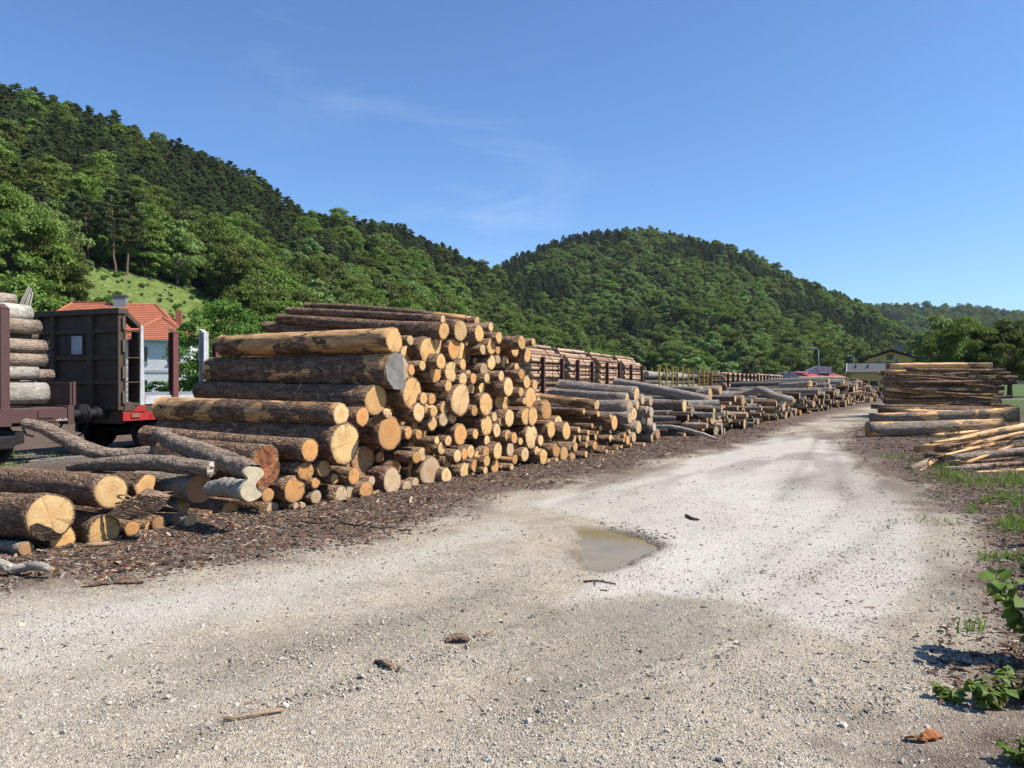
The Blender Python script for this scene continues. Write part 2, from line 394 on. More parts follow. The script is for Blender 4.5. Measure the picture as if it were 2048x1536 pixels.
def ground_h(x, y, fine=True):
    x = np.asarray(x, float); y = np.asarray(y, float)
    near = np.exp(-np.hypot(x, y) / 60)
    h = (fbm(x * .45, y * .45, 3, 5) - .5) * .05 * near
    sd = pud_sd(x, y)
    h = h * smoothstep(.1, 1.2, sd) - .10 * smoothstep(.17, -.12, sd + (fbm(x * 6, y * 6, 2, 9) - .5) * .12)
    h = h + .05 * patch(x, y, 1330, 1225, .9, .45) + .03 * patch(x, y, 1030, 1130, .5, .9) - .03 * patch(x, y, 1180, 1330, .8, .2, .5)
    h = h - .035 * patch(x, y, 930, 1285, .16, .10) + .02 * patch(x, y, 960, 1262, .2, .1)
    r = road_sd(x, y)
    h = h + .05 * smoothstep(-.1, 1.2, r) * (.4 + fbm(x * 1.3, y * 1.3, 3, 8)) * near
    for s in (-.85, .75):                                              # wheel ruts of the bend
        h = h - .022 * np.exp(-((r + 3.0 + s) / .28) ** 2) * near
    if fine: h = h + (fbm(x * 5, y * 5, 3, 21) - .5) * .016 * near
    return h
def axis(spec):
    out = [spec[0][0]]
    for a, b, s0, s1 in spec:
        v = a
        while v < b - 1e-6:
            t_ = (v - a) / (b - a); v = min(b, v + s0 * (s1 / s0) ** t_); out.append(v)
    return np.array(out)
pos = axis([(0, 3.2, .04, .04), (3.2, 9, .045, .1), (9, 24, .12, .5), (24, 140, .6, 12), (140, 2900, 20, 500)])
xs = np.concatenate([-pos[:0:-1], pos])
ys = axis([(-60, 2.4, 6, .5), (2.4, 7, .034, .05), (7, 14, .055, .12), (14, 30, .13, .4), (30, 150, .45, 10), (150, 2900, 15, 500)])
gx, gy = np.meshgrid(xs, ys); gxr, gyr = gx.ravel(), gy.ravel()
gz = ground_h(gxr, gyr)
rsd = road_sd(gxr, gyr); psd = pud_sd(gxr, gyr); roff = rail_off(gxr, gyr)
nz1 = fbm(gxr * .9, gyr * .9, 4, 31); nz2 = fbm(gxr * 2.6, gyr * 2.6, 3, 41)
gu, gv = gxr * .5 + gyr * .866, gxr * .866 - gyr * .5
nzs = fbm(gu * .28, gv * 1.1, 4, 47)
lit = smoothstep(-.55, .5, rsd + (nz1 - .5) * 1.5 + (nz2 - .5) * .8)
lit = np.maximum(lit, .7 * smoothstep(.50, .68, nzs) * smoothstep(8, 16, gyr) * smoothstep(-3.0, -.3, rsd) + .45 * smoothstep(.54, .66, fbm(gu * .3 + 7, gv * 1.0, 4, 53)) * smoothstep(9, 20, gyr) * (rsd < 0))
side = smoothstep(2.5, 4.5, gxr - .42 * (gyr - 4))                                # right-hand verge
grass = smoothstep(-11, -20, roff + (nz1 - .5) * 6) * (gyr > -20) + smoothstep(.50, .62, nz1) * side * smoothstep(1.2, 3.5, rsd) * (gyr < 60)
grass = np.clip(grass + smoothstep(0, 8, gxr - 22 - .42 * (gyr - 30)) , 0, 1)
ball = smoothstep(2.2, .8, np.abs(roff + 1.45))
bright = smoothstep(.5, .7, nz1) * .5 + 1.0 * patch(gxr, gyr, 1400, 1140, .7, 2.2, -.3) + .8 * patch(gxr, gyr, 1500, 980, 1.6, 3.5) + .9 * patch(gxr, gyr, 1650, 1050, 1.0, 2.2) \
    + .8 * patch(gxr, gyr, 250, 1220, 2.0, .5, .25) + .6 * patch(gxr, gyr, 1050, 1000, 1.6, .5, .6) + .9 * patch(gxr, gyr, 1080, 985, .9, .25, .5)
dark = .9 * patch(gxr, gyr, 1330, 1260, .75, .55) + .6 * patch(gxr, gyr, 1130, 1400, .6, .5) + .6 * patch(gxr, gyr, 640, 1280, 1.0, .4, .3) + .5 * patch(gxr, gyr, 1620, 960, 1.0, 1.2) + .5 * patch(gxr, gyr, 1860, 1120, .18, 1.8) + .5 * patch(gxr, gyr, 300, 1440, .5, .2)
dark = dark + smoothstep(.55, .75, nz2) * .35
wet = smoothstep(.30, .02, psd + (nz2 - .5) * .25)
pg = lambda pts: (lambda q: np.where(inside(gxr, gyr, q), -1., 1.) * seg_dist(gxr, gyr, q, True))(np.array([G2(*p) for p in pts]))
B1 = pg([(1450, 900), (1560, 872), (1670, 880), (1720, 940), (1800, 990), (1850, 1060), (1845, 1140), (1800, 1220), (1740, 1290), (1560, 1240), (1460, 1205), (1300, 1190), (1130, 1215), (1190, 1150), (1320, 1092), (1250, 1062), (1200, 1040), (1060, 1010), (1250, 955)])
B2 = pg([(-200, 1290), (0, 1245), (300, 1190), (600, 1145), (850, 1092), (1000, 1040), (1060, 1060), (900, 1110), (600, 1195), (250, 1290), (0, 1350), (-200, 1400)])
D1 = pg([(1040, 1260), (1200, 1205), (1330, 1188), (1460, 1212), (1430, 1300), (1300, 1420), (980, 1460)])
D2 = pg([(300, 1330), (700, 1240), (1000, 1180), (1060, 1220), (800, 1300), (420, 1400)])
D3 = pg([(1760, 900), (1830, 960), (1890, 1060), (1880, 1200), (1820, 1330), (1780, 1420), (1745, 1330), (1845, 1180), (1858, 1060), (1800, 985), (1700, 915)])
ed = (nz2 - .5) * .5 + (fbm(gxr * 9, gyr * 9, 2, 19) - .5) * .2
bright = bright * .4 + .95 * smoothstep(.10, -.16, B1 + ed * .5) + .7 * smoothstep(.25, -.3, B2 + ed) 
dark = dark * .8 + .85 * smoothstep(.2, -.3, D1 + ed) + .5 * smoothstep(.3, -.3, D2 + ed) + .6 * smoothstep(.15, -.2, D3 + ed * .5)
for (pa, pb, wd_, am) in [((1010, 1420), (1470, 1285), .05, -.9), ((1060, 1440), (1500, 1300), .05, -.9), ((1400, 1330), (1560, 1235), .06, .6), ((1560, 1000), (1640, 870), .12, .7), ((1690, 1000), (1660, 870), .14, .7), ((200, 1420), (1000, 1180), .12, .5), ((300, 1500), (1100, 1230), .12, .5), ((1500, 1230), (1790, 1040), .10, .5), ((1420, 1180), (1700, 1010), .12, .4)]:
    dd_ = seg_dist(gxr, gyr, [G2(*pa), G2(*pb)]); dark = dark + am * np.exp(-((dd_ + ed * .12) / wd_) ** 2); gz = gz - .006 * np.exp(-(dd_ / wd_) ** 2)
dark = np.clip(dark, 0, 1.5)
n_x, n_y = len(xs), len(ys)
i = np.arange(n_y - 1)[:, None] * n_x; j = np.arange(n_x - 1)[None, :]
quads = np.stack([i + j, i + j + 1, i + n_x + j + 1, i + n_x + j], -1).reshape(-1, 4)

t = NT('ground'); ob = t.n('TexCoord').outputs['Object']
def attr(name):
    a = t.n('Attribute'); a.attribute_name = name; return a.outputs['Fac']
dn = t.n('TexNoise'); t.setin(dn, Scale=23.0, Detail=2.0); t.l(ob, dn.inputs['Vector']); dm = t.n('VectorMath', operation='MULTIPLY_ADD'); t.l(dn.outputs['Color'], dm.inputs[0]); dm.inputs[1].default_value = (.045, .045, .045); t.l(ob, dm.inputs[2]); ob0 = ob; ob = dm.outputs[0]
vo = t.n('TexVoronoi'); t.setin(vo, Scale=88.0, Randomness=1.0); t.l(ob, vo.inputs['Vector'])
vo2 = t.n('TexVoronoi'); t.setin(vo2, Scale=27.0); t.l(ob, vo2.inputs['Vector'])
sp = t.n('SeparateColor'); t.l(vo.outputs['Color'], sp.inputs[0]); sp2 = t.n('SeparateColor'); t.l(vo2.outputs['Color'], sp2.inputs[0])
nA = t.noise(ob, 1.1, 5, .6); nB = t.noise(ob, 7, 5, .65); nC = t.noise(ob, 120, 3, .6)
g = t.ramp(sp.outputs[0], [(.0, (.16, .145, .125)), (.22, (.33, .295, .245)), (.55, (.47, .425, .355)), (.85, (.58, .54, .47)), (1.0, (.70, .68, .63))])
g = t.mix(t.rng(sp2.outputs[1], .78, .95, 0, .5), g, (.24, .23, .22)); g = t.mix(t.rng(sp2.outputs[0], .85, 1, 0, .55), g, (.66, .63, .57))
dust = t.mix(t.rng(nC, .3, .7), (.44, .385, .31), (.57, .52, .44))
g = t.mix(t.rng(t.math('ADD', nB, t.math('MULTIPLY', nA, .5)), .55, .95, 0, .75), g, dust)
g = t.mix(.9, g, (.90, .82, .70), 'MULTIPLY'); g = t.mix(t.rng(t.noise(ob0, 3.3, 4, .6), .45, .7, 0, .35), g, (.20, .165, .12))
g = t.mix(t.math('MULTIPLY', attr('bright'), .55, clamp=True), g, t.mix(t.rng(nC, .3, .7), (.52, .475, .405), (.64, .595, .52)))
g = t.mix(t.math('MULTIPLY', attr('dark'), .95, clamp=True), g, t.mix(.35, g, (.085, .068, .048)))
lt = t.ramp(t.noise(t.mapv(ob, (1, 1, 1)), 38, 6, .7, 1.0), [(.25, (.03, .021, .015)), (.45, (.095, .066, .048)), (.6, (.19, .135, .10)), (.78, (.36, .27, .20))])
lt = t.mix(t.rng(nA, .55, .7, 0, .45), lt, (.17, .07, .04)); lt = t.mix(t.rng(nB, .6, .78, 0, .55), lt, (.30, .275, .24))
c = t.mix(attr('litter'), g, lt)
gs = t.ramp(t.noise(ob, 3.2, 7, .75), [(.3, (.035, .06, .015)), (.5, (.08, .115, .03)), (.7, (.16, .15, .065))])
c = t.mix(attr('grass'), c, gs)
c = t.mix(attr('ballast'), c, t.ramp(sp2.outputs[0], [(0, (.06, .05, .045)), (.6, (.16, .14, .125)), (1, (.3, .27, .25))]))
c = t.mix(t.math('MULTIPLY', attr('wet'), .8), c, (.12, .09, .05))
h = t.math('ADD', t.math('MULTIPLY', vo.outputs['Distance'], -.9), t.math('ADD', t.math('MULTIPLY', vo2.outputs['Distance'], -.5), t.math('MULTIPLY', nB, .6)))
t.fin(c, .95, t.bump(h, .8, .018), spec=.15)
ground = obj('ground', mesh('ground', np.stack([gxr, gyr, gz], 1), [quads], [t.m], attrs=dict(litter=lit, bright=np.clip(bright, 0, 1.4), dark=np.clip(dark, 0, 1.3), grass=grass, ballast=ball * (1 - grass * 0), wet=wet)))
tag(ground, kind='structure')

# puddle of muddy water
t = NT('muddy_water'); ob = t.n('TexCoord').outputs['Object']
t.fin(t.mix(t.rng(t.noise(ob, 2.5, 3), .3, .7), (.20, .138, .046), (.25, .178, .066)), .06, t.bump(t.noise(ob, 6, 2), .02, .01), spec=.22)
pc = PUD.mean(0); ang = np.linspace(0, 2 * np.pi, 40, endpoint=False)
pr = [(pc + np.array([.62, 1.35]) * np.array([math.cos(a), math.sin(a)])) for a in ang]
V = [(p[0], p[1], -.042) for p in pr]
puddle = obj('puddle', mesh('puddle', V, [[list(range(len(V)))[::-1]] if False else [list(range(len(V)))]], [t.m])); tag(puddle, kind='structure')

# strip of asphalt road beyond the right-hand stack
t = NT('asphalt'); ob = t.n('TexCoord').outputs['Object']
t.fin(t.mix(t.rng(t.noise(ob, 3, 6, .7), .35, .7), (.12, .12, .125), (.20, .20, .205)), .9)
rd = MB(); A = np.array([52., 66, .02]); 
rd.add([(48, 84, .012), (56, 78, .012), (150, 96, .012), (150, 106, .012)], [(0, 1, 2, 3)])
tag(rd.obj('asphalt_road', t.m), kind='structure')

# ------------------------------------------------------------------ hills
def layer(rows):
    r = np.array(rows, float); k = (r[:, 0] - CX) / F
    return dict(k=k, y=r[:, 1], zr=r[:, 2], zb=r[:, 3])
LAY = {
 'left': layer([(-900, 20, 200, 70), (-500, 70, 220, 75), (0, 168, 262, 84), (100, 195, 272, 86), (200, 238, 284, 90), (300, 280, 296, 98), (400, 315, 310, 108), (500, 355, 322, 120), (570, 398, 330, 130), (620, 428, 338, 138), (700, 443, 350, 150), (800, 462, 372, 168), (880, 496, 390, 185), (940, 526, 400, 205), (1000, 550, 410, 225), (1100, 610, 420, 250), (1250, 700, 430, 290), (1350, 760, 430, 330)]),
 'mid': layer([(700, 700, 600, 430), (850, 610, 610, 400), (960, 550, 630, 370), (1000, 532, 640, 350), (1050, 506, 655, 330), (1100, 484, 665, 320), (1180, 466, 680, 310), (1250, 461, 685, 300), (1330, 464, 680, 290), (1400, 474, 675, 280), (1500, 514, 660, 270), (1600, 563, 640, 260), (1680, 590, 620, 260), (1740, 618, 600, 270), (1800, 655, 580, 290), (1900, 720, 560, 330), (1980, 768, 560, 400)]),
 'far': layer([(1300, 640, 1500, 900), (1600, 625, 1500, 850), (1740, 613, 1500, 800), (1850, 614, 1480, 760), (1950, 617, 1450, 720), (2048, 627, 1420, 700), (2300, 640, 1400, 700), (2700, 600, 1400, 700)]),
}
TREE_H = {'left': 9.0, 'mid': 9.0, 'far': 9.0}
def lay_h(name, k, Z):
    l = LAY[name]; kk = np.clip(k, l['k'][0], l['k'][-1])
    y = np.interp(kk, l['k'], l['y']); zr = np.interp(kk, l['k'], l['zr']); zb = np.interp(kk, l['k'], l['zb'])
    top = np.maximum(EYE + (HY - y) / F * zr - TREE_H[name], 0)
    s = (Z - zb) / (zr - zb)
    up = np.clip(s, 0, 1); prof = up * (.82 + .18 * up)
    back = np.clip(s - 1, 0, None); f = np.clip(1 - .35 * back - .1 * back ** 2, 0, 1)
    return top * prof * f, s
def hill_h(x, y):
    k = x / np.maximum(y, 1); h = np.zeros(np.shape(x)); best = np.full(np.shape(x), -1.0)
    bump_ = (fbm(x / 30, y / 30, 3, 61) - .5)
    for n in LAY:
        hh, s = lay_h(n, k, y); hh = hh + bump_ * np.clip(hh * .25, 0, 6)
        best = np.where(hh > h, s, best); h = np.maximum(h, hh)
    return h, best
def ground_z(x, y):
    return float(hill_h(np.array([x]), np.array([y]))[0][0])
kk = np.linspace(-1.35, 1.15, 420); zz = np.geomspace(66, 2050, 180)
K, ZZ = np.meshgrid(kk, zz); hx, hy = (K * ZZ).ravel(), ZZ.ravel()
hh, _ = hill_h(hx, hy); hz = np.where(hh > .05, hh, -.6)
n_x, n_y = len(kk), len(zz); i = np.arange(n_y - 1)[:, None] * n_x; j = np.arange(n_x - 1)[None, :]
quads = np.stack([i + j, i + j + 1, i + n_x + j + 1, i + n_x + j], -1).reshape(-1, 4)
keep = (hz[quads] > -.3).any(1); quads = quads[keep]
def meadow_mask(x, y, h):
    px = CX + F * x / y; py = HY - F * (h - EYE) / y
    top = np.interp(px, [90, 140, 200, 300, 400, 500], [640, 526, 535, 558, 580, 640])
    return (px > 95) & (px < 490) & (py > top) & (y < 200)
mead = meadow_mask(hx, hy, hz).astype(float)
t = NT('hillside'); ob = t.n('TexCoord').outputs['Object']
n1 = t.noise(ob, .5, 7, .75); n2 = t.noise(ob, .12, 4)
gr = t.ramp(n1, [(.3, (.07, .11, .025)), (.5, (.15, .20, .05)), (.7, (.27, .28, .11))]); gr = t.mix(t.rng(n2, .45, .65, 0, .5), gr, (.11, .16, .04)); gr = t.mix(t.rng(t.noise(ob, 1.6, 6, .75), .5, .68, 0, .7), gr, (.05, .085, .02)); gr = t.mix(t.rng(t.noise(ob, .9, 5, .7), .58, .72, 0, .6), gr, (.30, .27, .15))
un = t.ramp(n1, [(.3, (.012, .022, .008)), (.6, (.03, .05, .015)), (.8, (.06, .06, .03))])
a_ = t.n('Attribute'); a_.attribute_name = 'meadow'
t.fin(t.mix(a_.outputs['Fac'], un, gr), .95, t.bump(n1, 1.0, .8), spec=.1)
used = np.unique(quads); remap = np.zeros(len(hx), int); remap[used] = np.arange(len(used))
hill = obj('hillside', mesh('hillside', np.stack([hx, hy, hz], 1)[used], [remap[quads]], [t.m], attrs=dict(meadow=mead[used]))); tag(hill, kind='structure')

# ------------------------------------------------------------------ trees
def leaves(C, N, size, aspect, rg, jit=.7):
    "diamond leaf cards at C facing roughly N"
    n = len(C); N = N + rg.normal(0, jit, (n, 3)); N /= np.linalg.norm(N, axis=1)[:, None]
    a = rg.normal(0, 1, (n, 3)); u = np.cross(N, a); u /= np.linalg.norm(u, axis=1)[:, None]; v = np.cross(N, u)
    s = (size * rg.uniform(.6, 1.4, n))[:, None]
    V = np.stack([C + u * s, C + v * s * aspect + N * s * .15, C - u * s, C - v * s * aspect + N * s * .15], 1).reshape(-1, 3)
    return V, np.arange(4 * n).reshape(-1, 4)
def limb_tubes(paths, n=6):
    Vs, Fs, b = [], [], 0
    for pts, rad in paths:
        V, f = sweep(pts, rad, n); Vs.append(V); Fs.append(f + b); b += len(V)
    return np.vstack(Vs), np.vstack(Fs)
def wob_path(a, b, n, amp, rg):
    t_ = np.linspace(0, 1, n)[:, None]; p = np.array(a) * (1 - t_) + np.array(b) * t_
    p[1:-1] += rg.normal(0, amp, (n - 2, 3)); return p
def broadleaf(seed, H, cr, base, ncl, per, leaf, mat, aspect=.6, clr=1.25, trunkmat='trunk', squash=1.0):
    rg = np.random.default_rng(seed); cz = (H + base) / 2; hz_ = (H - base) / 2 * squash
    cl = []
    while len(cl) < ncl:
        p = rg.normal(0, 1, 3); p /= np.linalg.norm(p); r = rg.uniform(.35, 1.0) ** .5
        prof = 1 - .25 * max(0, p[2]); 
        q = np.array([p[0] * cr * r * prof, p[1] * cr * r * prof, cz + p[2] * hz_ * r]); q[:2] += rg.normal(0, cr * .08, 2)
        cl.append(q)
    cl = np.array(cl); rad = clr * rg.uniform(.65, 1.3, ncl) * cr / 4
    paths = [(wob_path((0, 0, -.8), (rg.normal(0, .2), rg.normal(0, .2), base + hz_ * 1.1), 7, .12, rg), np.linspace(.034 * H, .008 * H, 7))]
    tp = paths[0][0]
    for c in cl[:: max(1, ncl // 16)]:
        a = tp[int(np.clip(rg.integers(2, 6), 0, 6))]; paths.append((wob_path(a, c, 5, .15, rg), np.linspace(.011 * H, .003 * H, 5)))
    Vt, Ft = limb_tubes(paths)
    C, N, T = [], [], []
    for c, r in zip(cl, rad):
        d = rg.normal(0, 1, (per, 3)); d /= np.linalg.norm(d, axis=1)[:, None]; d[:, 2] = np.where(d[:, 2] < -.25, -d[:, 2] * .7, d[:, 2])
        rr = r * rg.uniform(.35, 1.08, per) ** .6
        C.append(c + d * rr[:, None] * np.array([1, 1, .75])); N.append(d + np.array([0, 0, .25])); T.append(np.full(per, rg.uniform(0, 1)))
    C = np.vstack(C); V, Fq = leaves(C, np.vstack(N), leaf, aspect, rg)
    tone = np.clip(np.concatenate(T) * .7 + rg.uniform(0, .45, len(C)), 0, 1)
    return (mesh('trunk', Vt, [Ft], [MATS[trunkmat]]), mesh('crown', V, [Fq], [MATS[mat]], smooth=False, vcol=np.repeat(tone, 4)[:, None].repeat(3, 1)), H)
def pine(seed, H, cr, base, nb, per, mat='leaf_pine', lean=.3):
    rg = np.random.default_rng(seed); top = np.array([rg.normal(0, lean), rg.normal(0, lean), H * .95])
    tp = wob_path((0, 0, -.8), top, 8, .08, rg); paths = [(tp, np.linspace(.017 * H, .005 * H, 8))]
    C, N, T = [], [], []
    for i in range(nb):
        f = (i + rg.uniform(0, 1)) / nb; z = base + (H - base) * f; a = rg.uniform(0, 2 * np.pi)
        prof = cr * (1 - f) ** .45 * (.55 + .45 * min(1, f * 4 + .2)) * rg.uniform(.55, 1.1)
        st = np.array([np.interp(z, tp[:, 2], tp[:, 0]), np.interp(z, tp[:, 2], tp[:, 1]), z])
        en = st + np.array([math.cos(a) * prof, math.sin(a) * prof, prof * rg.uniform(.0, .35)])
        paths.append((wob_path(st, en, 4, .06, rg), np.linspace(.005 * H, .002 * H, 4)))
        for q in (1.0, .62):
            c = st + (en - st) * q; r = rg.uniform(.55, .95) * cr * .25
            d = rg.normal(0, 1, (per, 3)); d /= np.linalg.norm(d, axis=1)[:, None]
            C.append(c + d * (r * rg.uniform(.3, 1.05, per) ** .5)[:, None] * np.array([1, 1, .42])); N.append(d * .6 + np.array([0, 0, .9])); T.append(np.full(per, rg.uniform(0, 1)))
    Vt, Ft = limb_tubes(paths); C = np.vstack(C); V, Fq = leaves(C, np.vstack(N), .24, .38, rg, .8)
    tone = np.clip(np.concatenate(T) * .7 + rg.uniform(0, .4, len(C)), 0, 1)
    return (mesh('trunk', Vt, [Ft], [MATS['trunk_pine']]), mesh('crown', V, [Fq], [MATS[mat]], smooth=False, vcol=np.repeat(tone, 4)[:, None].repeat(3, 1)), H)
PROTO = {
 'broad1': broadleaf(1, 12, 4.2, 1.0, 60, 130, .22, 'leaf_broad'),
 'broad2': broadleaf(2, 13, 3.7, 1.2, 60, 130, .22, 'leaf_broad', squash=1.02),
 'broad3': broadleaf(3, 11, 4.6, .6, 64, 130, .23, 'leaf_broad'),
 'pale1': broadleaf(4, 12, 4.0, .8, 60, 130, .22, 'leaf_pale'),
 'pale2': broadleaf(9, 11, 3.6, .4, 58, 130, .21, 'leaf_pale'),
 'pine1': pine(5, 15, 3.8, 4.5, 52, 60), 'pine2': pine(6, 15.5, 3.5, 7.5, 40, 60), 'pine3': pine(7, 14, 4.2, 3.5, 56, 60),
 'spruce': pine(8, 15, 3.0, 1.5, 60, 30, lean=.05),
 'bigtree': broadleaf(11, 15, 6.4, 2.2, 150, 190, .19, 'leaf_broad', clr=.9),
 'bush': broadleaf(12, 5, 3.0, .1, 90, 190, .09, 'leaf_bush', clr=.85),
 'shrubgrey': broadleaf(13, 6, 2.6, .2, 40, 90, .20, 'leaf_pale', clr=1.0),
}
USED = {}
def tree(name, proto, px, Z, h, label, group=None, off=0.0, cat='tree', squeeze=1.0, zoff=0.0, rz=None):
    x = (px - CX) / F * Z; tm, cm, H = PROTO[proto]
    o = empty(name, (x, Z, ground_z(x, Z) + zoff), random.uniform(0, 6.28) if rz is None else rz); s = h / H; o.scale = (s * squeeze, s * squeeze, s)
    a = obj('trunk', tm, o); b = obj('crown', cm, o); USED.setdefault(proto, (a, b))
    return tag(o, label, cat, group)
def forest_gn(name, proto, pts, scl, label):
    ng = bpy.data.node_groups.new(name, 'GeometryNodeTree')
    ng.interface.new_socket('Geometry', in_out='INPUT', socket_type='NodeSocketGeometry'); ng.interface.new_socket('Geometry', in_out='OUTPUT', socket_type='NodeSocketGeometry')
    gi = ng.nodes.new('NodeGroupInput'); go = ng.nodes.new('NodeGroupOutput'); jn = ng.nodes.new('GeometryNodeJoinGeometry'); ip = ng.nodes.new('GeometryNodeInstanceOnPoints')
    for o in USED[proto]:
        ob_ = ng.nodes.new('GeometryNodeObjectInfo'); ob_.inputs['Object'].default_value = o; ob_.transform_space = 'ORIGINAL'; ng.links.new(ob_.outputs['Geometry'], jn.inputs[0])
    gti = ng.nodes.new('GeometryNodeGeometryToInstance'); ng.links.new(jn.outputs[0], gti.inputs[0])
    a1 = ng.nodes.new('GeometryNodeInputNamedAttribute'); a1.data_type = 'FLOAT_VECTOR'; a1.inputs['Name'].default_value = 'rot'
    a2 = ng.nodes.new('GeometryNodeInputNamedAttribute'); a2.data_type = 'FLOAT_VECTOR'; a2.inputs['Name'].default_value = 'scl'
    ng.links.new(gi.outputs[0], ip.inputs['Points']); ng.links.new(gti.outputs[0], ip.inputs['Instance'])
    ng.links.new(a1.outputs[0], ip.inputs['Rotation']); ng.links.new(a2.outputs[0], ip.inputs['Scale']); ng.links.new(ip.outputs[0], go.inputs[0])
    n = len(pts); me = bpy.data.meshes.new(name); me.vertices.add(n); me.vertices.foreach_set('co', np.asarray(pts, np.float32).ravel())
    rot = np.zeros((n, 3), np.float32); rot[:, 2] = rng.uniform(0, 6.28, n); rot[:, :2] = rng.normal(0, .04, (n, 2))
    sc = np.stack([scl * rng.uniform(.85, 1.15, n), scl * rng.uniform(.85, 1.15, n), scl], 1).astype(np.float32)
    for nm, v in (('rot', rot), ('scl', sc)):
        a = me.attributes.new(nm, 'FLOAT_VECTOR', 'POINT'); a.data.foreach_set('vector', v.ravel())
    o = obj(name, me); m = o.modifiers.new('scatter', 'NODES'); m.node_group = ng
    return tag(o, label, 'forest', kind='stuff')

# single trees that can be told apart
tree('broadleaf_tree', 'bigtree', 22, 100, 20.5, 'tallest leafy tree at the wooded slope above the loaded log wagon', squeeze=.72)
tree('broadleaf_tree', 'bigtree', 92, 104, 15, 'wide leafy tree with a rounded crown beside the top of the meadow', squeeze=.8)
tree('broadleaf_tree', 'broad3', 80, 92, 7, 'low leafy tree at the foot of the slope left of the tiled house', squeeze=1.1)
tree('broadleaf_tree', 'broad2', 15, 90, 9, 'leafy tree standing behind the stack of logs on the wagon')
tree('pine_tree', 'pine2', 230, 146, 16, 'tall dark pine with a bare straight trunk above the meadow', squeeze=1.0)
tree('pine_tree', 'pine1', 254, 150, 17, 'dark pine with a bare trunk, twin of the one next to it above the meadow', squeeze=1.0)
tree('broadleaf_tree', 'pale1', 355, 162, 13.5, 'pale silvery green leafy tree at the upper edge of the meadow')
tree('broadleaf_tree', 'broad2', 306, 158, 11.5, 'yellowish green leafy tree between the pines and the pale tree above the meadow')
tree('spruce_tree', 'spruce', 560, 335, 13, 'thin see-through conifer alone at the end of the pine ridge', squeeze=.7)
tree('pine_tree', 'pine3', 535, 330, 12, 'flat-topped pine on the ridge next to the thin conifer')
tree('pine_tree', 'pine3', 672, 352, 11, 'small umbrella-shaped pine poking above the leafy ridge', squeeze=1.0)
tree('shrub', 'bush', 445, 60, 8.1, 'bright green round bush beside the house with the tiled roof', cat='bush', squeeze=.8)
tree('shrub', 'bush', 515, 84, 5.0, 'green bush on the slope foot behind the pile, next to the bright round bush', cat='bush', squeeze=1.1)
tree('shrub', 'bush', 315, 63, 1.9, 'small garden shrub in front of the pale house wall', cat='bush', squeeze=1.2)
front = [(525, 124, 10, 'broad3'), (560, 132, 13, 'broad1'), (585, 140, 14, 'broad2'), (640, 150, 12, 'pale1'), (700, 158, 13, 'pale2'), (755, 165, 14, 'pale1'), (815, 178, 12, 'pale2'), (870, 195, 14, 'broad1'), (925, 205, 15, 'broad2'), (985, 225, 13, 'broad3'), (1035, 235, 14, 'pale2'), (1090, 245, 12, 'broad1')]
for (px, Z, h, pr_) in front:
    tree('broadleaf_tree', pr_, px, Z, h, 'leafy tree in the front row along the foot of the left hill', 'trees at the foot of the left hill', squeeze=1.15)
tree('spruce_tree', 'spruce', 1158, 215, 14, 'dark narrow spruce rising behind the wagon of stacked logs', squeeze=.75)
row2 = [(1205, 235, 11, 'broad3'), (1240, 228, 9, 'broad2'), (1330, 226, 8, 'shrubgrey'), (1385, 232, 10, 'shrubgrey'), (1450, 240, 9, 'shrubgrey'), (1500, 246, 10, 'pale2'), (1545, 252, 9, 'broad3')]
for (px, Z, h, pr_) in row2:
    tree('broadleaf_tree', pr_, px, Z, h, 'rounded tree in the row behind the wagons with yellow and dark stakes' if px > 1300 else 'rounded dark tree between the narrow spruce and the yellow stakes', 'trees behind the wagons', squeeze=1.15)
tree('broadleaf_tree', 'broad1', 1655, 262, 15, 'yellowish green tree behind the lamp post and the red roofed shed', squeeze=1.1)
tree('broadleaf_tree', 'broad3', 1590, 262, 12, 'round green tree behind the grey gable of the shed', squeeze=1.1)
tree('broadleaf_tree', 'bigtree', 1928, 92, 9.4, 'large dark green tree behind the tall stack of stripped poles', squeeze=1.05)
tree('broadleaf_tree', 'pale1', 1880, 118, 11.8, 'lighter green tree beside the yellow house, behind the large dark tree', squeeze=1.0)
tree('broadleaf_tree', 'bigtree', 2020, 90, 9.0, 'dark green tree at the asphalt road, next to the large dark tree', squeeze=1.1)
tree('broadleaf_tree', 'broad2', 2075, 96, 9.5, 'dark tree at the end of the row along the asphalt road', squeeze=1.2)
# leafless tree behind the wagons
dt = MB(); rg = np.random.default_rng(4)
def twig(a, d, l, r, lev):
    b = a + d * l; dt.tube(wob_path(a, b, 4, l * .04, rg), np.linspace(r, r * .6, 4), 5)
    if lev:
        for q in range(3):
            e = d + rg.normal(0, .55, 3); e[2] = abs(e[2]); e /= np.linalg.norm(e); twig(a + d * l * rg.uniform(.6, 1), e, l * .68, r * .55, lev - 1)
for a0 in (-.9, -.45, .4, .8):
    twig(np.array([0, 0, 0.0]), np.array([a0, .1, .9]) / np.linalg.norm([a0, .1, .9]), 3.4, .11, 3)
o = dt.obj('bare_tree', MATS['dead_wood'], loc=P(1128, 765, 190) * np.array([1, 1, 0]) + np.array([0, 0, 2.6]))
tag(o, 'leafless grey tree with fanned out branches behind the stacked wagon', 'tree')

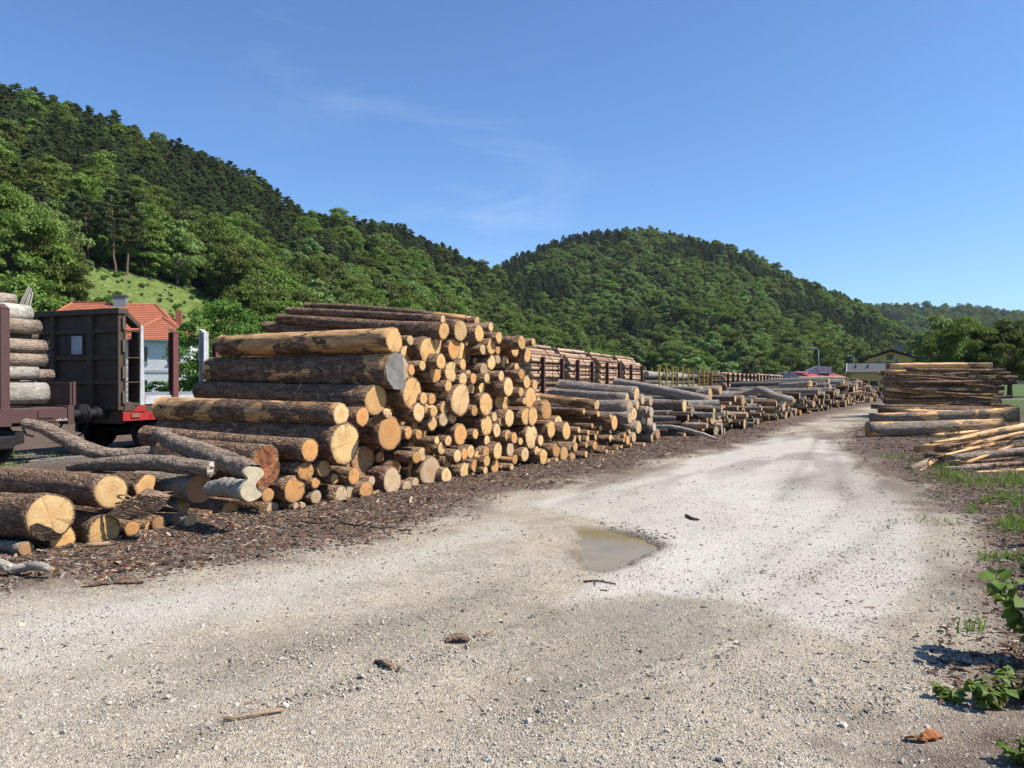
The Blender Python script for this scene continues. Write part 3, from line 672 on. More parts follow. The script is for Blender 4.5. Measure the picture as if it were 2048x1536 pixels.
# the woods on the hills
def scatter(name, box, g, seed, smin=.02, smax=1.12):
    rg = np.random.default_rng(seed); (x0, x1, y0, y1) = box
    X, Y = np.meshgrid(np.arange(x0, x1, g), np.arange(y0, y1, g)); X = X.ravel() + rg.uniform(-.45, .45, X.size) * g; Y = Y.ravel() + rg.uniform(-.45, .45, Y.size) * g
    k = X / Y; m = (k > -.80) & (k < .78) & (Y > 60); X, Y, k = X[m], Y[m], k[m]
    h, s = lay_h(name, k, Y); H_, _ = hill_h(X, Y); m = (s > smin) & (s < smax) & (h > .3) & (H_ - h < 5)
    X, Y, s, H_ = X[m], Y[m], s[m], H_[m]; m = ~meadow_mask(X, Y, H_); return X[m], Y[m], s[m], H_[m]
def wood(where, X, Y, H_, kinds, base, label):
    u = rng.integers(0, len(kinds), len(X))
    for q, kd in enumerate(kinds):
        m = u == q
        if m.sum(): forest_gn('forest', kd, np.stack([X[m], Y[m], H_[m] - .3], 1), base * (rng.uniform(.85, 1.12, m.sum()) if kd[:4] == 'pine' else rng.choice([.55, .75, .95, 1.15, 1.45], m.sum()) * rng.uniform(.9, 1.1, m.sum())), label % {'broa': 'green broadleaf', 'pale': 'light green broadleaf', 'pine': 'dark pine', 'spru': 'dark spruce'}[kd[:4]])
X, Y, s, H_ = scatter('left', (-330, 110, 66, 470), 4.5, 1)
pxs = CX + F * X / Y
pm = (s + (fbm(X / 45, Y / 45, 3, 71) - .5) * .9 + np.interp(pxs, [0, 500, 700, 1000], [.08, .05, -.12, -.3]) + rng.normal(0, .16, len(X))) > .46
wood('left', X[~pm], Y[~pm], H_[~pm], ['broad1', 'broad2', 'broad3', 'pale1'], .82, '%s wood on the left hillside')
wood('left', X[pm], Y[pm], H_[pm], ['pine1', 'pine2', 'pine3', 'pine1', 'broad2', 'pine3', 'pine1'], .80, '%s wood covering the upper left hillside')
X, Y, s, H_ = scatter('mid', (-140, 400, 250, 760), 5.8, 2)
pm = (fbm(X / 60, Y / 60, 3, 77) + np.clip(s - .75, 0, 1) * .2 + rng.normal(0, .05, len(X))) > .55
wood('mid', X[~pm], Y[~pm], H_[~pm], ['broad1', 'broad3', 'pale1', 'pale2'], .85, '%s wood on the rounded middle hill')
wood('mid', X[pm], Y[pm], H_[pm], ['pine1', 'pine3'], .8, '%s wood in patches on the rounded middle hill')
X, Y, s, H_ = scatter('far', (300, 1250, 690, 1650), 12.0, 3, .1)
pm = fbm(X / 120, Y / 120, 3, 79) > .52
wood('far', X[~pm], Y[~pm], H_[~pm], ['broad1', 'broad3'], 1.2, '%s wood on the far ridge')
wood('far', X[pm], Y[pm], H_[pm], ['pine3'], 1.0, '%s wood on the far ridge')
# shrubs on the meadow
rg = np.random.default_rng(15); X = rg.uniform(-110, -35, 5000); Y = rg.uniform(80, 175, 5000); H_, s = hill_h(X, Y); m = meadow_mask(X, Y, H_) & (H_ > .3); 
forest_gn('meadow_shrubs', 'bush', np.stack([X[m], Y[m], H_[m] - .08], 1)[:420], (.04 + .2 * rg.uniform(0, 1, 420) ** 4)[: min(420, m.sum())], 'low scrub dotted over the sunny meadow slope')

# old rail at the meadow's upper edge, posts leaning above the wagon load
mr = MB(); Zm = 140; a_ = [P(132, 519, Zm), P(157, 524, Zm), P(190, 536, Zm)]; c0 = a_[0].copy(); mr.tube(np.array(a_) - c0, np.array([.14, .13, .1]), 8); mr.tube(np.array([a_[1], P(160, 534, Zm)]) - c0, .1, 8)
tag(mr.obj('old_rail', MATS['dead_wood'], loc=c0), 'fallen grey wooden rail at the upper edge of the meadow', 'rail')
for q, (x0, x1) in enumerate(((38, 58), (43, 60), (49, 63), (54, 62), (60, 66))):
    a = P(x0, 613, 72); b = P(x1, 572 + q * 3, 73); tag(MB().tube([a - a, b - a], .07, 7).obj('leaning_post', MATS['dead_wood'], loc=a), 'thin dark post leaning in the bundle above the wagon load', 'post', 'posts leaning in a bundle')

# ------------------------------------------------------------------ logs
TH = R(32); AX = np.array([-math.cos(TH), math.sin(TH), 0.0])      # from the cut face into the pile
SL = math.tan(TH); C0 = 9.87
def face_Z(px, d=0.0):
    k = (px - CX) / F; return (C0 + SL * d * AX[1] - d * AX[0]) / (SL - k)
WOOD = {'honey': (.60, .36, .135), 'pale': (.64, .44, .22), 'orange': (.55, .27, .085), 'grey': (.44, .345, .225), 'straw': (.67, .47, .21), 'brown': (.38, .20, .085), 'silver': (.52, .49, .42), 'red': (.48, .21, .09)}
WORD = {'honey': 'honey coloured', 'pale': 'pale', 'orange': 'orange brown', 'grey': 'dull greyish', 'straw': 'straw yellow', 'brown': 'brown', 'silver': 'weathered silvery', 'red': 'reddish'}
def log_mesh(Ln, rA, rB, seed, n, m, bend=.0, lump=.03, notch=None, rough=.012):
    rg = np.random.default_rng(seed); th = np.arange(n) * 2 * np.pi / n
    sh = 1 + lump * np.sin(2 * th + rg.uniform(0, 6)) + lump * .7 * np.sin(3 * th + rg.uniform(0, 6)) + lump * .4 * np.sin(5 * th + rg.uniform(0, 6)) + lump * .25 * np.sin(9 * th + rg.uniform(0, 6)) + rg.normal(0, .008, n)
    if rg.random() < .3: a = rg.uniform(0, 6.28); sh = sh * (1 - .10 * np.exp(-((np.angle(np.exp(1j * (th - a)))) / .22) ** 2))
    xs_ = np.linspace(0, Ln, m); rr = rA + (rB - rA) * (xs_ / Ln)
    rr = rr * (1 + .05 * np.exp(-xs_ / .5))                                   # root flare
    b = bend * Ln * np.sin(np.pi * xs_ / Ln); ba = rg.uniform(0, 6.28)
    nz = rg.normal(0, 1, (m, n)); nz = (nz + np.roll(nz, 1, 0) + np.roll(nz, -1, 0)) / 1.7
    kn = np.zeros((m, n))
    for _ in range(int(Ln * .9)):
        i0, j0 = rg.integers(1, m - 1) if m > 2 else 0, rg.integers(0, n); kn[i0, j0] += rg.uniform(.06, .16)
    S = rr[:, None] * (sh[None, :] + rough * nz * (1 if m > 3 else 0) + kn)
    V = np.stack([np.repeat(xs_, n), (S * np.cos(th) + (b * math.cos(ba))[:, None]).ravel(), (S * np.sin(th) + (b * math.sin(ba))[:, None]).ravel()], 1)
    i = np.arange(m - 1)[:, None] * n; j = np.arange(n)[None, :]; k = (j + 1) % n
    Fq = [np.stack([i + j, i + n + j, i + n + k, i + k], -1).reshape(-1, 4)]
    # bark rim of the cut face
    bt = 1 - min(.09, .012 / rA + .03)
    rim = V[:n].copy(); rim[:, 1:] *= bt; rim[:, 0] = .004; V = np.vstack([V, rim]); r0 = m * n
    jj = np.arange(n); kk_ = (jj + 1) % n
    Fq.append(np.stack([jj, kk_, r0 + kk_, r0 + jj], -1))
    back = V[(m - 1) * n:m * n]
    Fb = [list(range((m - 1) * n, m * n))]
    mi = np.concatenate([np.zeros(len(Fq[0]) + n, int), [1]])
    bark = mesh('log', V, Fq + [np.array(Fb)], [MATS['bark'], MATS['cut_wood']], mi=mi, uv=V[:, 1:] / rA)
    # the cut face: rings of vertices, slightly uneven
    Cv = [[0, 0, 0]]; 
    for f in (.35, .7, 1.0): Cv += [list(p) for p in np.stack([np.full(n, -.001), rim[:, 1] * f, rim[:, 2] * f], 1)]
    Cv = np.array(Cv, float); Cv[:, 0] -= .001
    tri = np.stack([np.zeros(n, int), 1 + kk_, 1 + jj], -1); q1 = np.stack([1 + jj, 1 + kk_, 1 + n + kk_, 1 + n + jj], -1); q2 = q1 + n
    Cv[1 + 2 * n:, 0] = .002
    cut = mesh('cut_end', Cv, [tri, np.vstack([q1, q2])], [MATS['cut_wood']], uv=Cv[:, 1:] / rA, smooth=False)
    return bark, cut
LOGS = []; EX = []
LSEED = [100]
def log3(A, B, rA, rB, label=None, group=None, wood='honey', peel=.35, tone=.5, grey=0.0, name='log', bend=.004, lump=.03, detail=None, cutmat=None, wj=.11):
    A = np.asarray(A, float); B = np.asarray(B, float); d = B - A; Ln = np.linalg.norm(d); LSEED[0] += 1; rg = np.random.default_rng(LSEED[0])
    dist = np.linalg.norm(A - np.array([0, 0, EYE])); pxr = rA / dist * 770
    n, m = (30, 30) if pxr > 10 else (20, 16) if pxr > 5 else (14, 8)
    bark, cut = log_mesh(Ln, rA, rB, LSEED[0], n, m, bend, lump)
    q = Vector(d).to_track_quat('X', 'Z')
    o = empty(name, A); o.rotation_mode = 'QUATERNION'; o.rotation_quaternion = q
    bark.name = 'bark'; obj('bark', bark, o, color=(peel, tone, grey, 1))
    w = np.array(WOOD[wood]) * (1 + rg.uniform(-wj, wj) * 2)
    c = obj('cut_end', cut, o, color=(*w, 1))
    if cutmat: cut.materials.clear(); cut.materials.append(MATS[cutmat])
    if label: tag(o, label, 'log', group)
    LOGS.append(o); return o
def pxlog(px, py, h, d=0.0, L_=4.05, left=None, hl=None, yaw=0.0, **k):
    "a log whose cut face shows at px, py with height h, d metres behind the face line"
    Z = face_Z(px, d); A = P(px, py, Z); r = h / 2 / F * Z
    a = AX.copy()
    if yaw: a = np.array([a[0] * math.cos(yaw) - a[1] * math.sin(yaw), a[0] * math.sin(yaw) + a[1] * math.cos(yaw), 0])
    if left:
        kl = (left[0] - CX) / F; Ls = (kl * A[1] - A[0]) / (a[0] - kl * a[1]); Ls = float(np.clip(Ls, 1.2, 7)); B = A + a * Ls
        B[2] = EYE - (left[1] - HY) / F * B[1]; rB = (hl or h * .85) / 2 / F * B[1]
    else:
        B = A + a * L_ + np.array([0, 0, k.pop('dz', 0.0)]); rB = r * .88
    k.pop('dz', None)
    return log3(A, B, r, rB, **k)

# logs of the big pile seen along their side: px, py, h, left end, label
S = 'spruce logs of the big pile'
pxlog(788, 681, 48, left=(447, 692), hl=42, peel=.78, wood='honey', lump=.05, label='thick half peeled log with a lumpy tan end on the grey notched log')
nl = pxlog(795, 742, 76, left=(426, 741), hl=53, peel=.62, wood='grey', lump=.05, tone=.45, label='massive flaky barked log with a grey felling notch at its end')
pxlog(752, 800, 62, left=(404, 782), hl=42, d=.15, peel=.3, wood='honey', tone=.45, label='thick dark log right below the log with the grey notch')
pxlog(682, 829, 43, d=-.25, left=(324, 818), hl=46, peel=.70, wood='pale', label='long tan streaked log sticking out to the wagon with the red sill')
pxlog(690, 887, 80, d=-.3, left=(330, 860), hl=52, peel=.42, wood='straw', label='massive log with a broad straw coloured end below the tan streaked log')
pxlog(620, 900, 45, d=-.2, left=(294, 872), hl=42, peel=.25, wood='orange', tone=.62, label='long purplish barked log with a round orange end above the loose logs')
rt = pxlog(529, 935, 80, d=.0, left=(330, 905), hl=60, peel=.2, wood='red', lump=.09, tone=.45, cutmat='rotten_wood', label='massive log with a rotten reddish ragged end behind the crooked branch')
pxlog(877, 691, 40, d=.12, left=(530, 653), hl=20, peel=.15, wood='pale', label='log with whitish rimmed end under the topmost round log')
pxlog(888, 662, 34, d=-.05, left=(556, 636), hl=17, peel=.30, wood='honey', label='long bumpy log near the top, its back end raised')
pxlog(886, 639, 16, d=.1, left=(576, 622), hl=15, peel=.25, wood='pale', label='thin log lying along the crest of the big pile')
pxlog(954, 642, 18, d=.35, left=(612, 611), hl=13, peel=.65, wood='pale', label='topmost bent log with peeled tan bark and a splintered end', bend=.02)
pxlog(921, 661, 43, d=-.1, left=(640, 645), hl=30, peel=.35, wood='straw', lump=.05, label='log with a cracked wavy grained end at the crest of the big pile')
# felling notch on the grey ended log
zz_ = face_Z(795); r_ = 76 / 2 / F * zz_
nm_ = MB(); nm_.prism([(-.012, r_ * .86 * math.cos(a), r_ * .86 * math.sin(a)) for a in np.linspace(R(70), R(250), 12)], (.001, 0, 0))
V = np.array([(.32, r_ * .98, r_ * .3), (.26, r_ * .9, -r_ * .45), (.12, r_ * .5, -r_ * .95), (-.012, -r_ * .25, -r_ * .98), (-.016, -r_ * .1, 0), (-.016, -.0, r_ * .9), (.12, r_ * .55, r_ * .95), (.12, r_ * .35, 0)])
# a slanted weathered face: fan round the last vertex
nf = [(7, a, (a + 1) % 7) for a in range(7)]
ncut = obj('felling_notch', mesh('felling_notch', V * np.array([.30, 1, 1]) + np.array([-.10, 0, 0]), [np.array(nf)], [MATS['weathered_cut']], smooth=False), nl)

# cut faces of the big pile traced one by one: px, py, height, tint letter, recessed?
T = """820.6 680.5 20 p; 855.8 701 51 h; 812 710 37 p r; 845 731 20 s; 823 740 22 o; 871 745 38 o; 958.5 667 33 h; 969 668 20 s r; 982 654 18 p; 998 675 22 h
908 697 42 o; 928 687 24 s r; 921.5 703 37 s r; 932 712 25 g r; 966 699 21 s; 983 693 31 h; 990 703 31 h r; 996 701 17 o r; 983 725 29 s; 996 719 18 g r; 951 723 17 p r
882 723 30 h; 902.5 743 41 s; 915 732 22 h r; 926 729 22 h; 944 736 18 g r; 926 757.7 25 s; 936.7 751 21 h; 947 757 21 o; 968 739 26 g; 974 756 20 s; 977 746 16 h r; 1002.6 752 21 p; 1012 752 16 s r
1034 736 19 h; 1029 750 13 h r; 1043.5 685 28 h; 1067 684 15 s; 1054.7 710.5 29 h r; 1043 748 22 o; 1053.7 764 26 h; 1018 774 36 g r; 1042.5 784 19 h; 984 767 12 h r; 998.5 773 24 g r
788 807 43 h r; 824.5 786.6 61 h; 847.5 797 24 h; 864 798 23 o; 874 801 33 p r; 838 824 37 p; 856 818 23 h; 867.5 823 22 h; 725.4 833.5 37 o; 779.6 866 69 o; 807 834.5 35 h r; 865 847 28 h; 816.7 865 24 o; 838 862 50 h r; 837.7 869 20 o
866 775 20 h r; 877 774 18 s r; 896.6 772 23 h; 888 793 19 g r; 921 799.6 63 p; 941.5 778 24 s r; 963.5 775 22 s r; 982.6 795 40 h r; 1017 774 36 s; 941 799.6 22 h r; 972 808 44 h; 949 821 22 o; 889 816 27 h; 887 838.6 28 g; 905 834 27 p
926 840.6 20 h r; 998 803.5 30 h r; 1011 806 28 h r; 973 850 41 h; 989 834 19 p; 1003 844.5 18 s; 1019 836 34 s; 943.5 854 20 o r; 951 868 20 h; 921 869 42 o; 874 865 27 h r; 890 862 28 h r; 936.7 879 19 h r; 873.7 880.6 16 s; 896.6 881.6 21 s; 994 861 27 p; 1016 871 23 o; 1028.5 876 22 o
1028 855 20 h r; 995 876.7 20 s r; 974 880.6 21 s; 985.5 880 24 h r; 1061.5 797 43 h; 1049 802 14 h; 1052 832.5 34 h; 1066 832.5 37 h; 1093 820 38 o; 1063 873.5 48 p; 1102.6 859 33 h; 1116.7 848 32 s; 1133 862 35 h; 1076 855 26 o r; 1081.6 881 21 p; 1086 891 30 g r; 1041.5 883 15 s
1020.5 898 30 g; 1032 900 24 p r; 995.6 902 33 s; 986 892 26 h r; 1050 909 28 p; 1073.7 902 18 p; 1087 914 30 h; 1113 900 30 o; 1112 880 22 o r; 1098 880 18 h r; 1128.5 908 29 h; 1140 884 30 h r; 1126 885 15 g r; 1142.6 898 15 s; 1151 894 19 h; 1149 879 17 s; 1145.6 913.6 20 h; 1160.7 875.5 15 s
612 942 39 o; 648.5 937 34 h; 631.5 965.5 22 o; 669 957.7 21 h; 589 979 53 o; 632 994 28 g; 682.6 991 36 g; 555 938 44 b r; 521 987 30 o; 536 990 29 o; 545 1020 32 g; 592 1012 14 g; 606 1011 13 g; 459 1023 40 o r; 422 1036 27 b r
708 952 33 o; 743.5 962.5 20 g; 732 981 37 o; 705 987 40 g; 784.5 961.6 53 g; 760 914 22 o r; 792 934 30 o r; 726 922 60 b r; 822.6 892 20 h r; 833 914.7 24 o; 844 909 29 p; 854 902 20 h r; 831 944 46 o r; 860.7 943 60 g; 814 974 27 g; 831 966.5 22 g; 800 902 32 h r
883.5 896.6 25 s; 915 912 26 p; 929 908 23 o; 941.6 903.5 26 h; 955 895.7 13 g r; 955 912 20 s; 894.7 923 25 h; 892.7 952 33 p; 902 951 20 h r; 930 941.6 35 s; 950 932 25 o; 957.7 935.7 28 g r; 973 905 24 o; 973.8 922 23 h; 971 940.6 15 p; 990 933 27 o; 1005 934 12 p; 1030 919 19 o; 1023.6 934 14 p; 947 948 9 g
1098 924 14 h; 1104.5 924 13 g r; 1114 922 14 s; 1158 860 12 s; 1173 890 12 h; 600 1000 16 g r; 655 985 20 h r; 760 985 14 g; 1006 918 16 h r; 1010 890 16 o r; 955 850 18 h r; 1040 855 20 h r; 1035 830 22 h r; 1035 805 20 o r; 1070 770 20 h r; 960 835 16 o r; 905 905 16 h r; 870 915 18 h r; 815 925 20 h r; 700 925 22 b r; 560 975 22 o r; 850 745 18 h r; 950 690 22 h r; 1010 725 26 h r; 1030 700 26 h r"""
LET = {'h': 'honey', 'p': 'pale', 'o': 'orange', 'g': 'grey', 's': 'straw', 'b': 'brown'}
ents = []
for row in T.replace('\n', ';').split(';'):
    p = row.split()
    if p: ents.append([float(p[0]), float(p[1]), float(p[2]), LET[p[3]], len(p) > 4])
def size_word(dm): return 'slim' if dm < .15 else 'medium' if dm < .25 else 'thick' if dm < .36 else 'massive'
LAB = {}
def pile_label(px, py, z, r, wood, what='big pile'):
    sz = size_word(2 * r)
    if z - r < .22: ti = 'bottom course on the bark litter'
    elif z < .75: ti = 'lower courses'
    elif z < 1.35: ti = 'middle courses'
    elif z < 2.05: ti = 'upper courses'
    else: ti = 'topmost courses'
    pl = 'by the loose logs' if px < 700 else 'below the notched log' if px < 850 else 'mid pile' if px < 1000 else 'by the small roundwood'
    return f'{sz} log with {WORD[wood]} end, {ti}, {pl}'
rg = np.random.default_rng(55)
for e in ents:
    px, py, h, w, rec = e; d = rg.uniform(.25, .6) if rec else rg.uniform(-.16, .10)
    if not rec:
        for f in ents:                                     # big faces lie behind the small ones they overlap
            if f is not e and not f[4] and f[2] < h * .8 and math.hypot((f[0] - px) * 1.7, f[1] - py) < .42 * (h + f[2]): d = .22
    z = EYE - (py - HY) / F * face_Z(px, d); r = h / 2 / F * face_Z(px, d)
    peel = rg.choice([.05, .2, .3, .45, .6]); tone = rg.uniform(.5, .8)
    pxlog(px, py, h, d, L_=rg.uniform(3.85, 4.2), yaw=rg.normal(0, .018), dz=rg.normal(0, .03), wood=w, peel=peel, tone=tone, lump=rg.uniform(.02, .06), label=pile_label(px, py, z, r, w), group='logs of the big pile')

# small roundwood and grey logs of the pile beyond
T2 = """1168.5 823 12 h; 1178.5 833 8 s; 1197 828 12 h; 1206.6 834 10 h; 1222 833 11 h; 1185 851.5 10 o; 1169.6 854 10 h; 1201 856 12 s; 1222 851 8 h; 1177 865.5 11 h; 1192 874 14 h; 1175.5 878 15 s; 1222 877 15 s; 1236 867 11 h; 1250 871 13 o; 1259 864 10 s; 1190 891 18 o; 1209 899.5 17 h; 1184 899.5 13 s; 1243 897 13 s; 1289 891 12 h; 1270.5 895.5 8 s; 1204 908 10 s; 1199.5 906.6 9 h; 1172.6 909 14 h; 1215 888 10 h; 1256 881 18 h; 1213.6 903 9 s; 1245 889 10 o; 1235 897 8 s; 1238 876 9 h; 1165 845 9 h r; 1190 840 10 o r; 1212 845 11 h r; 1240 850 12 h r; 1250 858 10 o r; 1208 866 12 b r; 1185 860 11 b r; 1228 887 12 b r; 1200 882 12 b r; 1160 895 12 h r; 1226 905 9 h; 1160 908 11 g; 1180 915 9 g; 1222 862 10 h; 1212 878 10 h r; 1166 868 10 h; 1196 866 9 h; 1262 890 9 h; 1248 881 9 h"""
for row in T2.split(';'):
    p = row.split(); px, py, h, w, rec = float(p[0]), float(p[1]), float(p[2]), LET[p[3]], len(p) > 4
    pl = 'on the ground' if py > 885 else 'low' if py > 860 else 'high'
    pxlog(px, py, h, rg.uniform(.4, .8) if rec else rg.uniform(-.35, .25), L_=rg.uniform(3.6, 4.3), yaw=rg.normal(0, .05), dz=rg.normal(0, .06), wood=w, peel=rg.choice([.1, .3, .5]), tone=rg.uniform(.4, .6), label=f'thin roundwood with {WORD[w]} end, {pl} in the heap beyond the big pile', group='thin roundwood heap', name='thin_log')
GB = dict(grey=.55, peel=.2, tone=.62, bend=.010, lump=.05)
pxlog(1194, 810, 20, d=-.1, left=(1070, 794), hl=16, peel=.75, wood='pale', name='log', label='tan peeled log on top of the thin roundwood heap')
pxlog(1168, 823, 11, d=-.1, left=(1115, 818), hl=10, peel=.4, wood='honey', name='log', label='short rough log stub under the tan peeled log')
pxlog(1229, 845.6, 29, d=-.25, wood='honey', peel=.2, name='hollow_log', label='log with a dark hollow in its end among the thin roundwood')
for (px, py, h, lf, lab) in [
    (1225, 801, 26, (1105, 789), 'smooth grey log with a slanted pale end beside the tan peeled log'),
    (1273, 789, 27, (1118, 771), 'long smooth grey log at the very top of the grey log heap'),
    (1254, 796, 20, (1100, 784), 'silvery barked grey log below the topmost grey log'),
    (1260, 814, 29, None, 'grey log with oval pale end, above the stained grey ends'),
    (1260, 836, 22, None, 'grey log with a narrow split pale end'),
    (1268, 829, 27, None, 'grey log with stained end, second of the stained column'),
    (1267.5, 852, 25, None, 'grey log with stained end, third of the stained column'),
    (1275, 810, 18, None, 'grey log tucked under the topmost grey log'),
    (1285.7, 799, 20, None, 'short grey log with straw yellow end beside the topmost grey log'),
    (1302, 802, 20, None, 'grey log with clean straw end, furthest along the top row'),
    (1294.5, 820, 15, None, 'small grey log wedged between larger grey logs'),
    (1289, 835, 30, None, 'grey log with long narrow end in the second column'),
    (1303, 824.5, 22, None, 'grey log with rounded end in the second column'),
    (1300, 842, 29, None, 'grey log with silvery stained end in the second column'),
    (1277.5, 855, 26, None, 'shaded grey log between the two columns'),
    (1268, 875, 20, None, 'grey log lying on the ground under the stained column'),
    (1309, 855, 17, (1260, 852), 'grey log under a white barked branch'),
    (1306, 874, 22, (1272, 874), 'short dark grey log on the ground beside the red ended log'),
    (1316, 869, 21, None, 'log with a red stained end on the ground')]:
    pxlog(px, py, h, d=rg.uniform(-.2, .25) + (.5 if px < 1245 else 0), left=lf, wood='red' if 'red stained' in lab else rg.choice(['pale', 'straw', 'silver', 'grey']), label=lab, name='grey_log', **GB)
# heap of long grey logs further along: right end (px,py,h), left end, extra depth
for (a, b, h, dz, lab, kw) in [
    ((1420, 803), (1229, 764), 22, 1.0, 'long grey trunk sloping down across the grey log heap', GB),
    ((1404, 783), (1307, 778), 18, 2.6, 'grey log lying level behind the sloping trunk', GB),
    ((1441, 781), (1388, 779), 18, 2.6, 'thick grey log next to the level one behind the sloping trunk', GB),
    ((1421, 787), (1395, 789), 22, 1.6, 'stub with a forked pale end above the sloping trunk end', dict(peel=.4, grey=.6, tone=.6)),
    ((1369, 812), (1300, 811), 25, .8, 'thick dark furrowed log below the sloping trunk', dict(peel=.02, tone=.35, grey=.3)),
    ((1405, 812), (1366, 812), 14, .8, 'short smooth grey log poking out from behind the furrowed log', GB),
    ((1375, 831), (1270, 823), 14, 0.4, 'grey log with broken reddish end under the furrowed log', GB),
    ((1392, 843), (1303, 840), 21, .3, 'straight grey log with a white streak along its top', GB),
    ((1370, 872), (1322, 870), 12, -.1, 'short dark log on the ground beside the thin bent pole', dict(peel=.1, tone=.4, grey=.2)),
    ((1450, 800), (1415, 798), 14, 1.2, 'brown log with clean end above the rubble of short logs', dict(peel=.3, tone=.5)),
    ((1449, 810), (1418, 808), 14, .9, 'grey log right under the brown clean ended one', GB),
    ((1404, 858), (1352, 860), 11, -.4, 'thin log lying on the ground with whitish bark', GB)]:
    Zr = face_Z(a[0]) + dz if a[0] < 1330 else np.interp(a[0], [1330, 1480], [24, 29]) + dz
    A = P(*a, Zr); r = h / 2 / F * Zr; kl = (b[0] - CX) / F
    Ls = (kl * A[1] - A[0]) / (AX[0] - kl * AX[1]); B = A + AX * Ls; B[2] = EYE - (b[1] - HY) / F * B[1]
    log3(A, B, r, r * .8, label=lab, name='grey_log' if kw is GB else 'log', wood=rg.choice(['pale', 'orange', 'honey']), **kw)

# loose logs at the near end
NL = [(100, 1033, 91, dict(left=(-190, 1010), hl=80, peel=.12, wood='straw', lump=.03, tone=.5), 'massive log with a big round straw end and torn bark flap at the near end'),
 (222, 983, 67, dict(left=(-60, 955), hl=60, peel=.3, wood='straw', tone=.6), 'massive log with a stained round end lying on two others'),
 (208, 1063, 64, dict(peel=.1, wood='honey', tone=.45), 'thick log with dark saw marks on its end, on the ground'),
 (125, 1079, 52, dict(peel=.1, wood='honey', d=.12, tone=.4), 'log squeezed under the massive log with the bark flap'),
 (52, 1098, 28, dict(left=(-160, 1085), hl=26, peel=.05, wood='brown', grey=.6), 'thin shaded log on the ground under the massive log with the bark flap'),
 (398, 977, 58, dict(left=(285, 962), hl=50, grey=.8, peel=.02, wood='red', tone=.5), 'smooth grey log with a red heart in its cut end'),
 (292, 973, 46, dict(left=(215, 962), hl=36, peel=.3, wood='honey', d=.35, lump=.12), 'log with a mud smeared irregular end behind the splintered log'),
 (366, 1012, 28, dict(left=(318, 1010), hl=26, grey=.5, peel=.1, wood='brown', d=.25), 'shaded short log under the log with the red heart'),
 (380, 1042, 28, dict(left=(318, 1036), hl=26, grey=.7, peel=.05, wood='honey'), 'slim smooth log with a round clean end on the bark litter'),
 (264, 1057, 31, dict(peel=.35, wood='orange', d=.1), 'short reddish barked log beside the saw marked log'),
 (299, 1054, 21, dict(peel=.35, wood='orange', d=.25), 'thin reddish log, second beside the saw marked log'),
 (318, 1047, 29, dict(peel=.1, wood='brown', d=.2), 'half split brown log beside the slim smooth log'),
 (350, 1050, 20, dict(peel=.1, wood='brown', d=.6), 'dark thin log hidden behind the slim smooth log')]
for (px, py, h, kw, lab) in NL: pxlog(px, py, h, label=lab, group=None, **kw)

# filler logs inside the piles (never clearly seen one by one): one mesh
FILL = dict(V=[], F=[], mi=[], n=0, col=[])
def fill_log(A, B, rA, rB, n=10, barkmi=0):
    A = np.asarray(A, float); B = np.asarray(B, float); d = (B - A) / np.linalg.norm(B - A); u = np.cross(d, [0, 0, 1.0]); u /= np.linalg.norm(u); v = np.cross(u, d)
    th = np.arange(n) * 2 * np.pi / n; ph = random.uniform(0, 6); s = 1 + .05 * np.sin(2 * th + ph) + .03 * np.sin(3 * th + 2 * ph)
    ring = (np.cos(th) * s)[:, None] * u + (np.sin(th) * s)[:, None] * v
    mid = (A + B) / 2 + np.array([0, 0, random.gauss(0, .02)])
    V = np.vstack([A + ring * rA, mid + ring * (rA + rB) / 2, B + ring * rB]); b = FILL['n']; j = np.arange(n); k = (j + 1) % n
    for q in (0, n): FILL['F'].append(np.stack([b + q + j, b + q + k, b + q + n + k, b + q + n + j], -1))
    FILL['mi'] += [barkmi] * (2 * n)
    FILL.setdefault('caps', []).append((b, n)); FILL['V'].append(V); FILL['n'] += len(V)
rg = np.random.default_rng(91)
for px, py in zip(rg.uniform(440, 1160, 420), rg.uniform(640, 1000, 420)):
    lo = np.interp(px, [440, 600, 860, 1160], [1035, 1005, 962, 905]); hi = np.interp(px, [440, 560, 690, 790, 900, 1000, 1060, 1080, 1160], [960, 870, 780, 690, 665, 675, 715, 800, 860])
    if not hi + 12 < py < lo - 8: continue
    d = rg.uniform(.75, 1.1); Z = face_Z(px, d); A = P(px, py, Z); fill_log(A, A + AX * 3.2, .13, .12)

